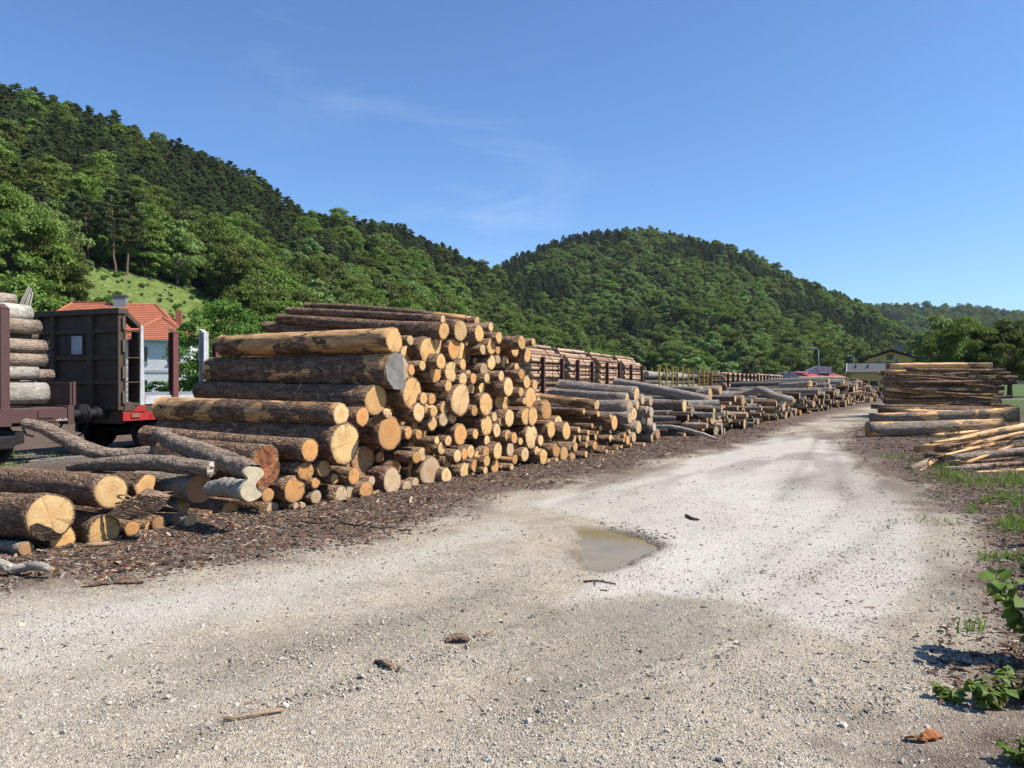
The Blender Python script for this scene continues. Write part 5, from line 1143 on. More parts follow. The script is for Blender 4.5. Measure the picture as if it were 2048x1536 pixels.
# grey shed with red roof
sp_ = P(1560, 765, 205); sh_ = empty('red_roofed_shed', (sp_[0], sp_[1], 0), R(-14)); tag(sh_, 'grey goods shed with a red sheet roof and white roof box', 'shed')
b = MB(); b.prism([(-.8, 0, -.1), (8.5, 0, -.1), (8.5, 0, 2.5), (3.2, 0, 4.6), (-.8, 0, 3.6)], (0, 16, 0)); b.obj('wall', MATS['wall_grey'], sh_)
b = MB(); b.prism([(3.0, -.6, 4.68), (-1.4, -.6, 3.5), (-1.4, -.6, 3.7), (3.0, -.6, 4.9)], (0, 17, 0)); b.obj('roof_slope', MATS['roof_grey'], sh_)
b = MB(); b.add([(3.0, -.6, 4.95), (8.8, -.6, 2.9), (18.5, 9, 3.1), (14.5, 16, 4.9), (3.0, 16, 5.0)], [(0, 1, 2, 3, 4)]); b.add([(3.0, -.6, 4.75), (8.8, -.6, 2.7), (18.5, 9, 2.9), (14.5, 16, 4.7), (3.0, 16, 4.8)], [(4, 3, 2, 1, 0)]); b.add([(3.0, -.6, 4.95), (8.8, -.6, 2.9), (8.8, -.6, 2.7), (3, -.6, 4.75)], [(0, 3, 2, 1)]); b.add([(8.8, -.6, 2.9), (18.5, 9, 3.1), (18.5, 9, 2.9), (8.8, -.6, 2.7)], [(0, 3, 2, 1)]); rr_ = b.obj('roof', MATS['roof_red_sheet'], sh_)
b = MB(); b.prism([(7.2, 7, 4.2), (13.8, 7, 4.2), (13.8, 7, 6.0), (10.4, 7, 6.3), (7.2, 7, 4.9)], (0, 4, 0)); b.obj('roof_box', MATS['wall_grey'], rr_); MB().box((10.4, 6.92, 4.5), (13.9, 6.99, 6.1)).obj('roof_box_front', MATS['paint_white'], rr_)
MB().box((2.2, -.05, .2), (4.6, -.002, 2.6)).obj('door', MATS['timber_dark'], sh_); window(sh_, Mwall((0, 0, 0), 0), 6.0, 1.9, 2.2, 1.0, 'paint_white')
# lamps
def lamp(px, Z, ytop, label, head=-1, name='lamp_post', arm=.5):
    p = P(px, 765, Z); zt = EYE + (HY - ytop) / F * Z; o = empty(name, (p[0], p[1], 0)); tag(o, label, 'lamp')
    MB().tube([(0, 0, -.05), (0, 0, zt * .5), (0, 0, zt)], np.array([.11, .085, .06]), 10).obj('pole', MATS['lamp_grey'], o, smooth=True)
    for h_ in ((-1, 1) if head == 0 else (head,)):
        a = MB(); a.tube([(0, 0, zt - .1), (h_ * arm * .5, 0, zt + .02), (h_ * arm, 0, zt)], .04, 8); ao = a.obj('arm', MATS['lamp_grey'], o, smooth=True)
        bevel(MB().box((min(h_ * arm * .6, h_ * arm * 3), -.28, zt + .02), (max(h_ * arm * .6, h_ * arm * 3), .28, zt + .34)).obj('lamp_head', MATS['lamp_grey'], ao), .06)
lamp(1637, 118, 699, 'tall grey lamp post rising in front of the red roof shed', -1)
lamp(1708, 168, 713, 'tall lamp post next to the yellow building, further off', -1)
for px, lab in ((1577, 'double armed platform lamp at the grey shed wall'), (1614, 'double armed platform lamp before the red roof edge'), (1654, 'double armed platform lamp beside the tall grey lamp post')): lamp(px, 150, 748, lab, 0, 'platform_lamp', .45)

# ------------------------------------------------------------------ right-hand stack
rg = np.random.default_rng(23)
def sidelog(pl, pr_, h, Zl, Zr, label, hr=None, name='log', cat='log', group=None, **k):
    "a log seen along its side: left and right end pixels"
    A = P(*pl, Zl); B = P(*pr_, Zr); return log3(A, B, h / 2 / F * Zl, (hr or h) / 2 / F * Zr, label=label, name=name, group=group, **k)
ST = [((1772, 733), (1984, 731), 12, 'thick peeled pole lying on top of the tall stack', .7), ((1768, 744), (1935, 738), 5, 'thin yellow stick just under the top pole of the stack', .9), ((1776, 749), (1990, 743), 9, 'dark pole second from the top of the stack', .2),
 ((1770, 757), (2012, 740), 6, 'slanting thin pole rising towards the far end of the stack', .3), ((1795, 757), (1980, 748), 8, 'reddish pole with a broken stub high in the stack', .5), ((1765, 762), (1985, 766), 13, 'thick dark pole in the upper third of the stack', .15),
 ((1780, 760), (2005, 752), 6, 'thin dark slanting pole in the upper third', .2), ((1768, 772), (1992, 778), 9, 'tapering dark pole under the thick dark one', .2), ((1775, 776), (1985, 790), 9, 'pole sloping down through the middle of the stack', .3), ((1790, 770), (1995, 785), 7, 'thin pole sloping beside the middle one', .3),
 ((1770, 778), (1930, 792), 7, 'peeled yellowish pole sloping in the middle of the stack', .8), ((1768, 788), (1982, 803), 12, 'thick rough pole sloping down in the lower half', .2), ((1800, 792), (1984, 812), 9, 'thin pole crossing under the thick rough one', .3), ((1765, 797), (1900, 814), 9, 'pole with a tan side in the lower half', .6),
 ((1775, 803), (1990, 820), 8, 'lowest dark sloping pole of the stack', .2), ((1765, 783), (2000, 800), 8, 'shaded pole deep in the stack', .1), ((1770, 812), (1995, 812), 10, 'shaded bottom pole of the stack', .1), ((1766, 822), (1998, 824), 10, 'bottom pole hidden in shadow under the stack', .1)]
for (a, b, h, lab, pe) in ST:
    d = rg.uniform(-.25, .3); sidelog(a, b, h, 39.5 + d, 38.2 + d, lab, name='pole', peel=min(1, pe + .2), tone=rg.uniform(.85, 1.1), bend=.006, wood='brown')
for q in range(16):
    ya = rg.uniform(738, 822); d = rg.uniform(-.6, -.35); sl = rg.normal(4, 9); xa = rg.uniform(1762, 1830)
    sidelog((xa, ya), (rg.uniform(1950, 2008), min(ya + sl, 824)), rg.uniform(4, 7), 39.2 + d, 38 + d, 'thin reddish pole lying across the front of the tall stack', name='pole', group='thin poles in the tall stack', peel=rg.choice([.2, .5, .8]), tone=rg.uniform(.7, 1), bend=.01, wood='brown')
for q in range(70):                                    # ends of the hidden rows of the stack
    z = rg.uniform(.1, 2.4); y = rg.uniform(39.9, 42.5); x0 = (1770 - CX) / F * y + rg.normal(0, .15)
    log_ = (np.array([x0, y, z]), np.array([x0 + rg.uniform(5.4, 6.6), y - .4, z + rg.normal(0, .12)])); EX.append((*log_, rg.uniform(.06, .12)))
sidelog((1742, 813), (2008, 818), 9, 33, 31.5, 'pole end poking out in front of the tall stack, dark tipped', name='pole', peel=.3, tone=.6, wood='brown')
sidelog((1756, 820), (2002, 822), 12, 31, 30, 'stripped tan log in front of the tall stack', peel=.6, tone=.6, wood='brown')
sidelog((1795, 822), (2010, 826), 8, 29.5, 29, 'pale barkless log on the mossy log', peel=.95, tone=.75, wood='straw')
sidelog((1738, 837), (2038, 829), 20, 28.5, 26.5, 'long uneven grey log with a swollen far end', hr=30, peel=.6, grey=.3, tone=.9, bend=.012, wood='brown')
sidelog((1733, 860), (2006, 850), 31, 25.4, 24.6, 'thick patchy log with orange bare spots, lowest in front of the stack', hr=26, peel=.8, grey=.45, tone=.8, bend=.004, wood='brown')
for (a, b, h, lab, pe, Za, Zb) in [((1831, 899), (2080, 846), 13, 'thick yellowish pole on top of the loose pole heap', .85, 17.5, 18.2), ((1875, 905), (2080, 868), 9, 'tan pole below the thick yellowish one', .7, 17.2, 17.6), ((1852, 872), (2080, 852), 7, 'thin splintered pole leaning on the patchy log', .8, 20, 21), ((1866, 898), (2080, 884), 9, 'shaded pole in the loose heap', .4, 16.9, 17.3),
    ((1893, 905), (2080, 882), 11, 'reddish barked pole in the middle of the loose heap', .4, 16.6, 17), ((1892, 917), (2080, 897), 14, 'thickest reddish pole low in the loose heap', .45, 16.2, 16.5), ((1848, 912), (2070, 905), 9, 'grey tipped pole under the loose heap', .2, 16.4, 16.4), ((1815, 940), (1905, 905), 12, 'short dark stub sticking out of the loose heap', .1, 15.8, 16.8),
    ((1838, 946), (1868, 920), 8, 'short sawn lath leaning against the loose heap', .95, 15.5, 16), ((1910, 934), (2060, 926), 9, 'dark pole on the grass under the loose heap', .2, 15.7, 15.6), ((1940, 947), (2080, 938), 9, 'weathered pale pole half hidden in the grass', .8, 15.2, 15.0), ((1880, 938), (1990, 932), 9, 'flaky plank like piece lying in front of the loose heap', .6, 15.6, 15.5)]:
    sidelog(a, b, h, Za, Zb, lab, name='pole', peel=pe, tone=rg.uniform(.8, 1.0), bend=.008, wood=rg.choice(['brown', 'honey']), grey=rg.choice([0, .4]))

for q in range(14):
    xa = rg.uniform(1850, 1960); ya = rg.uniform(880, 935); sidelog((xa, ya), (xa + rg.uniform(90, 200), ya - rg.uniform(2, 42)), rg.uniform(4, 7.5), 16.4 - (ya - 900) * .012, 16.9 - (ya - 900) * .012, 'thin pale split pole strewn over the loose pole heap', name='pole', group='split poles in the loose heap', peel=rg.choice([.4, .7, .9]), tone=rg.uniform(.5, .85), bend=.012, wood='brown')
# ------------------------------------------------------------------ crooked branches
def branch(name, pix, rads, label, tone=.6, grey=.35, peel=.05, wood='pale', n=20, end=True, cat='branch'):
    pts = np.array([P(px, py, Z) for px, py, Z in pix]); tt = np.linspace(0, 1, len(pts)); ti = np.linspace(0, 1, 40)
    from numpy import interp
    # Catmull-Rom through the points
    Q = np.vstack([2 * pts[0] - pts[1], pts, 2 * pts[-1] - pts[-2]]); out = []
    for i in range(len(pts) - 1):
        for u in np.linspace(0, 1, 12, endpoint=i == len(pts) - 2):
            a, b, c, d = Q[i:i + 4]; out.append(.5 * (2 * b + (c - a) * u + (2 * a - 5 * b + 4 * c - d) * u * u + (3 * b - a - 3 * c + d) * u ** 3))
    out = np.array(out); m = len(out); rr = np.interp(np.linspace(0, 1, m), np.linspace(0, 1, len(rads)), rads); LSEED[0] += 1; rg_ = np.random.default_rng(LSEED[0])
    nz = rg_.normal(0, 1, (m, n)); sh = 1 + .03 * (nz + np.roll(nz, 1, 0) + np.roll(nz, -1, 0)) + .05 * np.sin(2 * np.arange(n) * 2 * np.pi / n + 1)
    V, Fq = sweep(out, rr, n, sh); c0 = out[0].copy(); o = empty(name, c0)
    obj('bark', mesh('bark', V - c0, [Fq], [MATS['bark']]), o, color=(peel, tone, grey, 1))
    if end:
        for e, s_ in ((m - 1, 1), (0, -1)):
            ringv = V[e * n:(e + 1) * n] - c0; c = ringv.mean(0); tdir = (out[-1] - out[-2]) if e else (out[0] - out[1]); tdir /= np.linalg.norm(tdir)
            jag = rg_.uniform(0, rr[e] * .5, n)[:, None] * tdir
            Vc = np.vstack([c + tdir * rr[e] * .25, ringv, (ringv - c) * .6 + c + jag]); j = np.arange(n); k = (j + 1) % n
            fc = [np.stack([1 + j, 1 + k, 1 + n + k, 1 + n + j], -1), np.stack([np.zeros(n, int), 1 + n + j, 1 + n + k], -1)]
            obj('broken_end', mesh('broken_end', Vc, fc, [MATS['cut_wood']], uv=(Vc[:, :2] - c[:2]) / rr[e], smooth=False), o, color=(*WOOD[wood], 1))
    return tag(o, label, cat)
px2m = lambda h, Z: h / 2 / F * Z
branch('crooked_branch', [(48, 846, 10.6), (85, 855, 10.6), (135, 880, 10.5), (180, 900, 10.4), (235, 910, 10.4), (312, 903, 10.4)], [px2m(20, 10.6), px2m(26, 10.5), px2m(32, 10.5), px2m(27, 10.4), px2m(24, 10.4)], 'crooked furrowed branch rising towards the wagon bogie', tone=.62)
branch('crooked_branch', [(318, 868, 10.6), (350, 885, 10.2), (395, 902, 9.9), (440, 918, 9.6), (480, 932, 9.4), (508, 946, 9.1)], [px2m(26, 10.6), px2m(34, 10), px2m(42, 9.7), px2m(42, 9.4), px2m(36, 9.1)], 'thick furrowed branch leaning over the log with the red heart', tone=.62, end=False)
branch('broken_branch', [(140, 933, 10.0), (220, 928, 9.8), (300, 925, 9.7), (360, 931, 9.5), (424, 938, 9.4)], [px2m(20, 10), px2m(32, 9.7), px2m(36, 9.5), px2m(32, 9.4)], 'bent log with a shattered whitish end on the loose logs', tone=.5, wood='silver')
branch('forked_log', [(418, 978, 9.3), (450, 974, 9.2), (478, 978, 9.05), (499, 984, 8.93)], [px2m(30, 9.3), px2m(38, 9.2), px2m(42, 9.0), px2m(44, 8.95)], 'smooth grey forked log with a bone shaped saw cut end', tone=.6, grey=.9, wood='silver', end=False)
# bone shaped saw cut of the fork
bp = [(488, 945), (500, 934), (521, 936), (528, 948), (520, 958), (512, 968), (514, 978), (524, 988), (514, 998), (497, 1003), (484, 994), (481, 980), (490, 966), (496, 956)]
bq = np.array(bp, float); nb_ = len(bq); bp = [tuple(.5 * (2 * b + (c - a) * u + (2 * a - 5 * b + 4 * c - d) * u * u + (3 * b - a - 3 * c + d) * u ** 3)) for i in range(nb_) for u in (0, .25, .5, .75) for a, b, c, d in [(bq[i - 1], bq[i], bq[(i + 1) % nb_], bq[(i + 2) % nb_])]]
zc = 8.9; A = np.array([P(x, y, zc * face_Z(x) / face_Z(503)) for x, y in bp]); c0 = A.mean(0); fo = MB(); fo.prism(A - c0, AX * .05); o = fo.obj('saw_cut_fork', MATS['saw_cut'], loc=c0); tag(o, 'bone shaped weathered saw cut where two stems join', 'wood block')
branch('fallen_branch', [(-60, 1105, 7.15), (0, 1128, 7.05), (25, 1138, 7.05), (55, 1133, 7.05), (80, 1132, 7.0), (104, 1141, 7.0)], [px2m(20, 7.4), px2m(19, 7.3), px2m(17, 7.3), px2m(13, 7.2)], 'grey bent branch with an orange broken tip lying on the ground', tone=.55, grey=.9, wood='orange')
branch('white_branch', [(1313, 853, 24.2), (1345, 854, 23.8), (1375, 860, 23.5), (1405, 868, 23.2), (1431, 877, 23.0)], [px2m(8, 24), px2m(8, 23.5), px2m(5, 23)], 'thin bent whitish pole reaching down to the road', tone=.75, grey=1, n=10)
branch('bent_trunk', [(1480, 792, 31), (1505, 784, 30.6), (1522, 780, 30.3), (1545, 790, 30), (1585, 801, 29.8)], [px2m(10, 31), px2m(16, 30), px2m(14, 30)], 'strongly bent grey trunk on the heap beyond the sloping trunk', tone=.55, grey=.8, n=14)
branch('bent_trunk', [(1560, 771, 37), (1600, 770, 36), (1620, 768, 35.5)], [px2m(9, 37), px2m(14, 36)], 'straight grey trunk lying high on the heap near the shed', tone=.55, grey=.8, n=14)
# splintered half log among the loose logs
A = np.array([P(x, y, 8.55) for x, y in [(212, 1030), (240, 1012), (285, 985), (312, 992), (334, 1000), (322, 1018), (290, 1035), (235, 1037)]]); c0 = A.mean(0)
o = MB().prism(A - c0, np.array([-.05, .22, .02])).obj('splintered_log', MATS['bark'], loc=c0, color=(.55, .6, .1, 1)); tag(o, 'split log with torn pale splinters between the loose logs', 'log')
sp_ = MB(); rg = np.random.default_rng(3)
for q in range(26):
    a = P(*[(285 + rg.uniform(-60, 45)), 1000 + rg.uniform(-14, 18)], 8.5) - c0; d = np.array([rg.uniform(.06, .2), rg.uniform(-.05, .02), rg.uniform(-.06, .05)]); sp_.tube([a, a + d * .5 + rg.normal(0, .01, 3), a + d], np.array([.012, .01, .002]), 4)
sp_.obj('splinters', MATS['twig_pale'], o)
# torn bark flap on the massive near log
A = np.array([P(x, y, 7.88) for x, y in [(60, 1052), (74, 1046), (90, 1052), (104, 1057), (112, 1065), (124, 1068), (118, 1078), (95, 1080), (70, 1076)]]); c0 = A.mean(0)
fl = obj('bark_flap', MB().prism(A - c0, np.array([-.01, .015, 0])).mesh('bark_flap', MATS['bark']), loc=c0, color=(0, .35, 0, 1)); tag(fl, 'torn dark bark flap hanging over the big straw coloured log end', 'bark')
# stub sticking out of the pile
branch('branch_stub', [(742, 848, 11.7), (758, 836, 11.55), (775, 826, 11.4)], [px2m(14, 11.6), px2m(20, 11.4)], 'dark furrowed branch stub poking out above the big orange log end', tone=.5, grey=.2, n=14)

# ------------------------------------------------------------------ things lying on the road
def gz_(x, y): return float(ground_h(np.array([x]), np.array([y]))[0])
def stick(name, pix, r, mat, label, lift=.5, cat='stick', twigs=()):
    pts = []
    for px, py in pix: g = G(px, py); pts.append([g[0], g[1], gz_(g[0], g[1]) + r * .7 + .006])
    pts = np.array(pts); c0 = pts[0].copy(); b = MB(); b.tube(pts - c0, np.linspace(r, r * .7, len(pts)), 8)
    for tw in twigs:
        q = np.array([[*G(px, py)[:2], gz_(*G(px, py)[:2]) + .012] for px, py in tw]); b.tube(q - c0, np.linspace(r * .6, r * .2, len(q)), 6)
    return tag(b.obj(name, MATS[mat], loc=c0, smooth=True), label, cat)
stick('stick', [(566, 1421), (545, 1425), (520, 1430), (495, 1434), (470, 1438), (446, 1441)], .010, 'twig_pale', 'short pale barkless stick lying on the gravel', twigs=[[(470, 1438), (455, 1434), (443, 1437)]])
stick('twig', [(1168, 1168), (1185, 1165), (1205, 1166), (1232, 1171)], .010, 'twig_bark', 'dark forked twig on the gravel below the puddle', twigs=[[(1190, 1166), (1190, 1176)]])
stick('twig', [(1372, 1034), (1385, 1040), (1398, 1042)], .02, 'twig_bark', 'short dark twig on the pale gravel beyond the puddle')
stick('root', [(600, 1052), (640, 1056), (670, 1050), (700, 1056), (760, 1060), (800, 1057)], .014, 'twig_bark', 'long thin root winding over the bark litter')
stick('plank', [(172, 1103), (190, 1101), (220, 1098)], .03, 'twig_pale', 'short split tan piece on the ground below the saw marked log', cat='wood piece')
def slab(name, px, py, l, w, h, rz, mat, label, tilt=.15, cat='bark piece', color=(0, .45, .1, 1)):
    g = G(px, py); rg_ = np.random.default_rng(int(px)); n = 9; u = np.linspace(-.5, .5, n); V = []
    for s_ in (-1, 1):
        for q in u: V.append((q * l, s_ * w * .5 * (1 - .5 * abs(2 * q) ** 2) + rg_.normal(0, w * .08), h * (.25 - q * q) * 1.5 + rg_.normal(0, h * .1)))
    V = np.array(V); V = np.vstack([V + [0, 0, .012], V]); f = [(i, i + 1, n + i + 1, n + i) for i in range(n - 1)]; f += [(2 * n + n + i, 3 * n + i + 1, 2 * n + i + 1, 2 * n + i) for i in range(n - 1)]
    f += [(i, 2 * n + i, 2 * n + i + 1, i + 1) for i in range(n - 1)] + [(n + i + 1, 3 * n + i + 1, 3 * n + i, n + i) for i in range(n - 1)] + [(0, n, 3 * n, 2 * n), (n - 1, 3 * n - 1, 4 * n - 1, 2 * n - 1)]
    o = obj(name, mesh(name, V, [np.array(f)], [MATS[mat]], smooth=False), loc=(g[0], g[1], gz_(g[0], g[1]) + .008), rot=(tilt, 0, rz), color=color); return tag(o, label, cat)
slab('bark_piece', 768, 1330, .17, .06, .035, 2.4, 'bark', 'dark splintered bark piece lying in the gravel', .3)
slab('bark_piece', 915, 1278, .17, .08, .05, .3, 'bark', 'dark crusty clod at the small pothole in the gravel', .2)
slab('bark_piece', 1832, 1482, .10, .05, .03, 2.9, 'dry_bark', 'rust brown dry bark curl beside its twin on the gravel edge', .3, color=(.0, .9, 0, 1))
slab('bark_piece', 1862, 1476, .12, .06, .035, .3, 'dry_bark', 'larger rust brown dry bark curl on the gravel edge', .3, color=(.0, .9, 0, 1))
slab('bark_piece', 195, 1173, .22, .06, .03, .5, 'bark', 'dark bark strip at the border of litter and gravel', .2)
slab('bark_piece', 258, 1168, .26, .06, .03, .2, 'bark', 'longer flat bark strip at the border of litter and gravel', .1)

# ------------------------------------------------------------------ gravel, chips, grass
def scatter_boxes(name, X, Y, l, w, h, colr, mat, label, cat, tilt, kind='stuff', seed=1, jit=.25, sink=.3):
    rg_ = np.random.default_rng(seed); n = len(X); base = np.array([(-1, -1, -1), (1, -1, -1), (1, 1, -1), (-1, 1, -1), (-1, -1, 1), (1, -1, 1), (1, 1, 1), (-1, 1, 1)], float) * .5
    base[4:, :2] *= .62
    V = base[None] * (1 + rg_.normal(0, jit, (n, 8, 3))); V = V * np.stack([l, w, h], 1)[:, None, :]
    a = rg_.uniform(0, 2 * np.pi, n); p = rg_.normal(0, tilt, n); q = rg_.normal(0, tilt, n)
    x, y, z = V[..., 0], V[..., 1], V[..., 2]
    y, z = y * np.cos(q)[:, None] - z * np.sin(q)[:, None], y * np.sin(q)[:, None] + z * np.cos(q)[:, None]
    x, z = x * np.cos(p)[:, None] + z * np.sin(p)[:, None], -x * np.sin(p)[:, None] + z * np.cos(p)[:, None]
    x, y = x * np.cos(a)[:, None] - y * np.sin(a)[:, None], x * np.sin(a)[:, None] + y * np.cos(a)[:, None]
    gz0 = ground_h(X, Y); V = np.stack([x + X[:, None], y + Y[:, None], z + (gz0 + h * (.5 - sink))[:, None] + np.abs(np.sin(p)) [:, None] * l[:, None] * .3], -1).reshape(-1, 3)
    f = np.array([(0, 3, 2, 1), (4, 5, 6, 7), (0, 1, 5, 4), (1, 2, 6, 5), (2, 3, 7, 6), (3, 0, 4, 7)]); Fq = (np.arange(n)[:, None, None] * 8 + f[None]).reshape(-1, 4)
    o = obj(name, mesh(name, V, [Fq], [MATS[mat]], smooth=False, vcol=np.repeat(colr, 8, 0))); return tag(o, label, cat, kind=kind)
def visible(X, Y, m=.03): return (np.abs(X / Y) < .665 + m) & (Y > 3.2)
rg = np.random.default_rng(77)
Y = 3.3 * np.exp(rg.uniform(0, 1.45, 90000)); X = rg.uniform(-.70, .70, 90000) * Y
sd = road_sd(X, Y); pd = pud_sd(X, Y); m = visible(X, Y) & (sd < .9 * rg.uniform(0, 1, len(X)) ** 2) & (pd > .06)
dens = .35 + .65 * smoothstep(.38, .6, fbm(X * 1.1, Y * 1.1, 3, 88)); m &= rg.uniform(0, 1, len(X)) < dens; X, Y = X[m][:42000], Y[m][:42000]; n = len(X)
sz = np.exp(rg.normal(math.log(.0068), .40, n)); big = rg.random(n) < .010; sz[big] *= 1.9
pal = np.array([(.46, .415, .345), (.40, .35, .28), (.31, .27, .22), (.52, .48, .41), (.17, .16, .15), (.48, .41, .31), (.40, .365, .32)]); cc = pal[rg.choice(7, n, p=[.24, .22, .15, .12, .06, .13, .08])] * rg.uniform(.8, 1.15, (n, 1))
scatter_boxes('gravel', X, Y, sz * rg.uniform(1, 1.7, n), sz * rg.uniform(.8, 1.2, n), sz * rg.uniform(.5, .9, n), cc, 'stone', 'loose gravel stones strewn over the pale track', 'gravel', .25, seed=5, jit=.3, sink=.35)
# bark chips
Y = 4.2 * np.exp(rg.uniform(0, 2.1, 400000)); X = rg.uniform(-.72, .70, len(Y)) * Y; sd = road_sd(X, Y); left = (X - .42 * (Y - 4)) < 2.5
pr_ = np.where(left, smoothstep(-.5, 1.5, sd + (fbm(X * 1.2, Y * 1.2, 3, 31) - .5) * 2.0) * smoothstep(4.5, 2.0, sd), smoothstep(-.2, 1.2, sd) * .55)
pr_ = np.maximum(pr_, .009); m = visible(X, Y) & (rg.uniform(0, 1, len(X)) < pr_) & (pud_sd(X, Y) > .05); X, Y = X[m][:80000], Y[m][:80000]; left = left[m][:80000]; n = len(X)
ln = np.exp(rg.normal(math.log(.024), .55, n)).clip(.008, .13) * (1 + Y / 30) * np.where(road_sd(X, Y) < -.1, .62, 1.0)
pal = np.array([(.045, .032, .024), (.10, .068, .048), (.17, .08, .045), (.28, .19, .12), (.44, .34, .24), (.24, .21, .18), (.13, .075, .05)])
cc = pal[rg.choice(7, n, p=[.22, .24, .14, .12, .05, .10, .13])] * rg.uniform(.75, 1.25, (n, 1))
scatter_boxes('bark_litter', X, Y, ln, ln * rg.uniform(.10, .32, n), .003 + ln * .07, cc, 'chip', 'brown bark chips and splinters littering the ground along the logs', 'bark litter', .22, seed=6, jit=.18, sink=.1)
# grass
def blades(name, X, Y, hgt, label, seed, lean=.35):
    rg_ = np.random.default_rng(seed); n = len(X); z0 = ground_h(X, Y); a = rg_.uniform(0, 6.28, n); w = hgt * rg_.uniform(.03, .07, n); dx, dy = np.cos(a), np.sin(a); l = rg_.normal(0, lean, (n, 2)) * hgt[:, None]
    P0 = np.stack([X, Y, z0 - .005], 1); S_ = np.stack([dx * w, dy * w, 0 * w], 1); M_ = P0 + np.stack([l[:, 0] * .35, l[:, 1] * .35, hgt * .6], 1); T_ = P0 + np.stack([l[:, 0], l[:, 1], hgt], 1)
    V = np.stack([P0 - S_, P0 + S_, M_ + S_ * .8, M_ - S_ * .8, T_], 1).reshape(-1, 3); i = np.arange(n) * 5
    tone = np.repeat(np.clip(rg_.uniform(0, 1, n), 0, 1), 5)[:, None].repeat(3, 1)
    o = obj(name, mesh(name, V, [np.stack([i, i + 1, i + 2, i + 3], 1), np.stack([i + 3, i + 2, i + 4], 1)], [MATS['grass_blade']], smooth=False, vcol=tone)); return tag(o, label, 'grass', kind='stuff')
gx_, gy_ = [], []
for (px, py, rx, ry, n) in [(1900, 955, 40, 14, 500), (1960, 968, 60, 14, 500), (2030, 965, 40, 16, 450), (2030, 1055, 40, 14, 400), (1945, 1023, 12, 6, 100), (1975, 1005, 14, 5, 90), (2040, 1010, 20, 10, 200), (1890, 940, 25, 6, 150), (1780, 918, 25, 6, 110), (1830, 925, 25, 6, 110), (1950, 1262, 40, 8, 40), (2010, 1000, 30, 10, 200), (10, 935, 35, 12, 260), (40, 918, 40, 10, 200), (110, 915, 25, 6, 90), (2030, 830, 50, 12, 500), (2000, 815, 40, 8, 400), (1990, 1120, 40, 10, 100)]:
    u = rng.normal(0, .5, (n, 2)); g = np.array([G2(px + a * rx, max(py + b * ry, 800)) for a, b in u]); gx_.append(g[:, 0]); gy_.append(g[:, 1])
X = np.concatenate(gx_); Y = np.concatenate(gy_); blades('grass', X, Y, rng.uniform(.03, .13, len(X)) * (1 + (Y > 20) * 1.0), 'green grass tufts on the verges', 12)
g = np.array([G2(px, py) for px, py in zip(rng.uniform(1830, 2048, 2600), rng.uniform(900, 1130, 2600))]); m = fbm(g[:, 0] * 1.5, g[:, 1] * 1.5, 3, 3) > .56; g = g[m]; blades('weeds', g[:, 0], g[:, 1], rng.uniform(.03, .1, len(g)), 'short weeds scattered on the dirt verge', 13, .6)

# ------------------------------------------------------------------ leafy plants at the right edge
n = 9; t_ = np.linspace(0, 1, n); wd = np.sin(np.pi * t_ ** .8) * .42; ctr = np.stack([t_, 0 * t_, -.25 * t_ ** 2], 1)
V = np.vstack([ctr + np.stack([0 * t_, -wd, .10 * wd / .42], 1), ctr, ctr + np.stack([0 * t_, wd, .10 * wd / .42], 1)])
f = [(i, i + 1, n + i + 1, n + i) for i in range(n - 1)] + [(n + i, n + i + 1, 2 * n + i + 1, 2 * n + i) for i in range(n - 1)]
leaf_m = mesh('leaf', V, [np.array(f)], [MATS['leaf_broad']], vcol=np.full((len(V), 3), .5))
def plant(name, px, py, hgt, nst, label, spread=.5, lsize=.085, seed=0, lean=(0, 0)):
    rg_ = np.random.default_rng(seed); g = G(px, py); o = empty(name, (g[0], g[1], gz_(g[0], g[1]))); tag(o, label, 'plant')
    for s_ in range(nst):
        a = rg_.uniform(0, 6.28); h = hgt * rg_.uniform(.6, 1.05); tip = np.array([math.cos(a) * spread * h * rg_.uniform(.3, 1) + lean[0] * h, math.sin(a) * spread * h * rg_.uniform(.3, 1) + lean[1] * h, h]); pts = np.array([(0, 0, -.01), tip * .45 + np.array([0, 0, h * .12]), tip])
        st_ = MB().tube(pts, np.array([.006, .005, .002]), 6).obj('stem', MATS['twig_bark'], o)
        for q in np.linspace(.3, 1, 6):
            for sgn in (-1, 1):
                p = pts[0] * (1 - q) + pts[2] * q + np.array([0, 0, h * .12 * math.sin(q * 3.14)]); lf = obj('leaf', leaf_m, st_, loc=p); s = lsize * rg_.uniform(.7, 1.25); lf.scale = (s, s, s); lf.rotation_euler = (rg_.normal(0, .35), rg_.uniform(-.35, .45), a + sgn * rg_.uniform(.5, 1.6))
plant('leafy_plant', 2080, 1330, .58, 11, 'broad leaved dark green sapling at the gravel edge', .55, .10, 1, (-.15, 0)); plant('leafy_plant', 2075, 1180, .30, 5, 'broad leaved shoot behind the dark green sapling', .6, .09, 2)
plant('low_weed', 1975, 1415, .13, 9, 'low spreading leafy weed in front of the sapling', 1.3, .06, 3); plant('low_weed', 2035, 1400, .16, 8, 'bushy low weed touching the spreading one', 1.2, .06, 4); plant('low_weed', 1905, 1405, .07, 4, 'small weed rosette at the end of the spreading weed', 1.2, .05, 5)
plant('low_weed', 2040, 1530, .09, 6, 'weed seedlings beside the rust brown bark curls', 1.2, .045, 6); plant('low_weed', 2065, 1095, .22, 6, 'leafy shoot on the grassy verge beyond the sapling', .8, .07, 7)

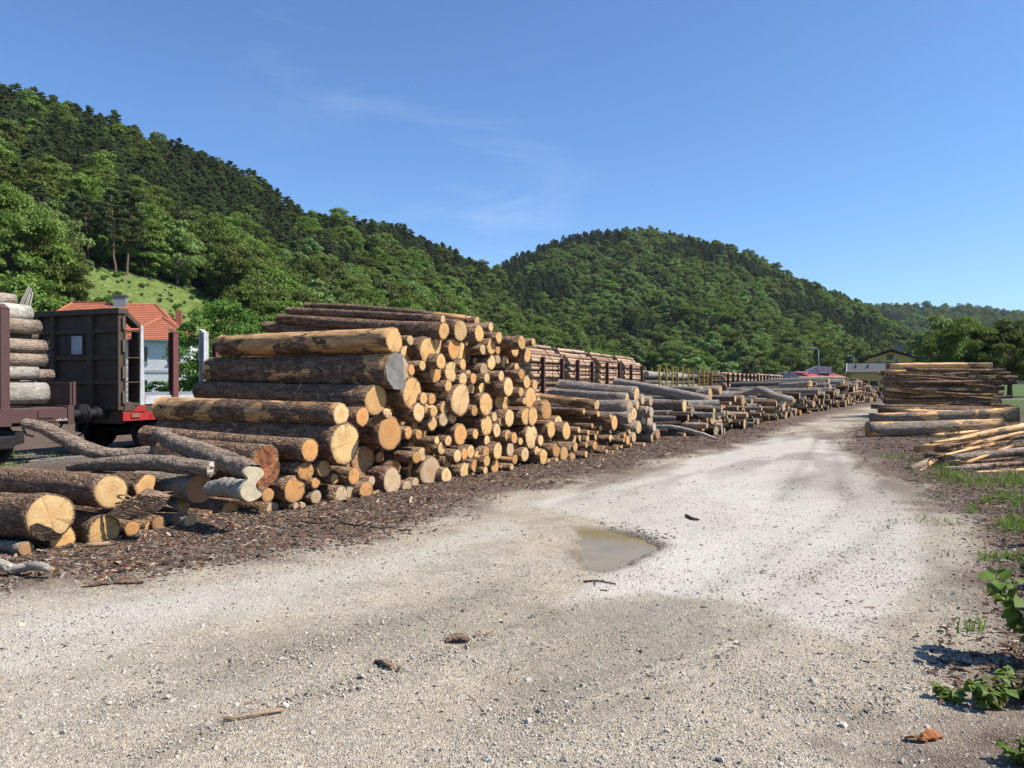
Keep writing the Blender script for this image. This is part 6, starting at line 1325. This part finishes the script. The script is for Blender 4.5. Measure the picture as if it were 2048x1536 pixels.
# broken slab edge beside the puddle
rg = np.random.default_rng(31); u = rg.uniform(0, 1, 70) ** .7; px = np.interp(u, [0, .3, .7, 1], [1185, 1240, 1300, 1336]) + rg.normal(0, 12, 70); py = np.interp(u, [0, .3, .7, 1], [1040, 1050, 1068, 1082]) + rg.normal(0, 5, 70)
g = np.array([G2(a, b) for a, b in zip(px, py)]); sz = np.exp(rg.normal(math.log(.015), .5, 70)); cc = np.array([(.20, .18, .15)]) * rg.uniform(.6, 2.0, (70, 1))
scatter_boxes('broken_edge', g[:, 0], g[:, 1], sz * 1.6, sz, sz * .6, cc, 'stone', 'crumbled dark stones along the broken edge of the pothole', 'stones', .35, seed=32, jit=.2, sink=.3)

for a, b, r in EX: fill_log(a, b, r, r * .9, 10, 0)
# all logs that nobody could tell apart, as one mesh
make_bark_const = None
t = NT('cut_far'); gm = t.n('NewGeometry'); ob = t.n('TexCoord').outputs['Object']
t.fin(t.mix(t.rng(t.noise(ob, 9, 4), .4, .7, 0, .5), t.ramp(gm.outputs['Random Per Island'], [(0, (.36, .20, .09)), (.3, (.44, .28, .13)), (.55, (.48, .35, .19)), (.75, (.30, .255, .19)), (1, (.26, .16, .09))]), (.25, .15, .08)), .85)
def bark_far(name, stops):
    t = NT(name); gm = t.n('NewGeometry'); ob = t.n('TexCoord').outputs['Object']; n1 = t.noise(ob, 7, 6, .7); rp = gm.outputs['Random Per Island']
    c = t.ramp(t.math('ADD', t.math('MULTIPLY', n1, .75), t.math('MULTIPLY', rp, .3)), stops)
    t.fin(c, .95, t.bump(n1, .7, .03), spec=.15)
bark_far('bark_far_brown', [(.32, (.025, .017, .012)), (.5, (.075, .05, .035)), (.65, (.15, .10, .065)), (.85, (.33, .21, .11))])
bark_far('bark_far_grey', [(.32, (.07, .06, .048)), (.5, (.16, .14, .115)), (.68, (.28, .255, .215)), (.85, (.40, .36, .30))])
bark_far('bark_far_tan', [(.3, (.13, .075, .048)), (.48, (.30, .19, .125)), (.65, (.46, .32, .22)), (.85, (.58, .43, .31))])
V = np.vstack(FILL['V']); Fq = np.vstack(FILL['F']); caps = []; V2 = [V]; nb = len(V)
for (b0, n) in FILL['caps']:
    for q in (0, 2): V2.append(V[b0 + q * n:b0 + q * n + n]); c = np.arange(nb, nb + n); caps.append(c[::-1] if q == 0 else c); nb += n
st = obj('stacked_logs', mesh('stacked_logs', np.vstack(V2), [Fq, np.array(caps)], [MATS['bark_far_brown'], MATS['cut_far'], MATS['bark_far_grey'], MATS['bark_far_tan']], mi=FILL['mi'] + [1] * len(caps), smooth=[True] * len(Fq) + [False] * len(caps)))
tag(st, 'logs heaped along the road and stacked on the far wagons', 'logs', kind='stuff')


# bark shreds and slivers hanging off the logs
rg = np.random.default_rng(8); sv = MB()
for q in range(300):
    px = rg.uniform(430, 1150); d = rg.uniform(-.1, .6) if px > 700 else rg.uniform(.3, 3.2); Z = face_Z(px, d)
    hi = np.interp(px, [300, 440, 560, 690, 790, 900, 1000, 1060, 1080, 1160], [860, 800, 700, 660, 650, 650, 660, 700, 800, 860]); lo = np.interp(px, [300, 600, 860, 1160], [1040, 1005, 962, 905])
    a = P(px, rg.uniform(hi, lo), Z); l = rg.uniform(.05, .22); dd = rg.normal(0, 1, 3); dd[2] = dd[2] * .8; dd /= np.linalg.norm(dd)
    w_ = rg.uniform(.002, .006); sv.tube([a, a + dd * l * .5 + rg.normal(0, .01, 3), a + dd * l], np.array([w_, w_ * .8, w_ * .2]), 4, cap=False)
tag(sv.obj('bark_shreds', MATS['chimney_brick'] if False else MATS['sleeper_wood']), 'torn bark shreds and splinters hanging between the logs', 'bark shreds', kind='stuff')
# thin summer haze
hm = bpy.data.materials.new('haze'); hm.use_nodes = True; hn = hm.node_tree; hn.nodes.clear(); ho = hn.nodes.new('ShaderNodeOutputMaterial'); hv = hn.nodes.new('ShaderNodeVolumePrincipled')
hv.inputs['Color'].default_value = (.72, .83, 1.0, 1); hv.inputs['Density'].default_value = .00005; hv.inputs['Anisotropy'].default_value = .2; hn.links.new(hv.outputs[0], ho.inputs['Volume'])
hb = MB().box((-3000, -90, -3), (3000, 2980, 260)).obj('haze', hm); tag(hb, kind='stuff')
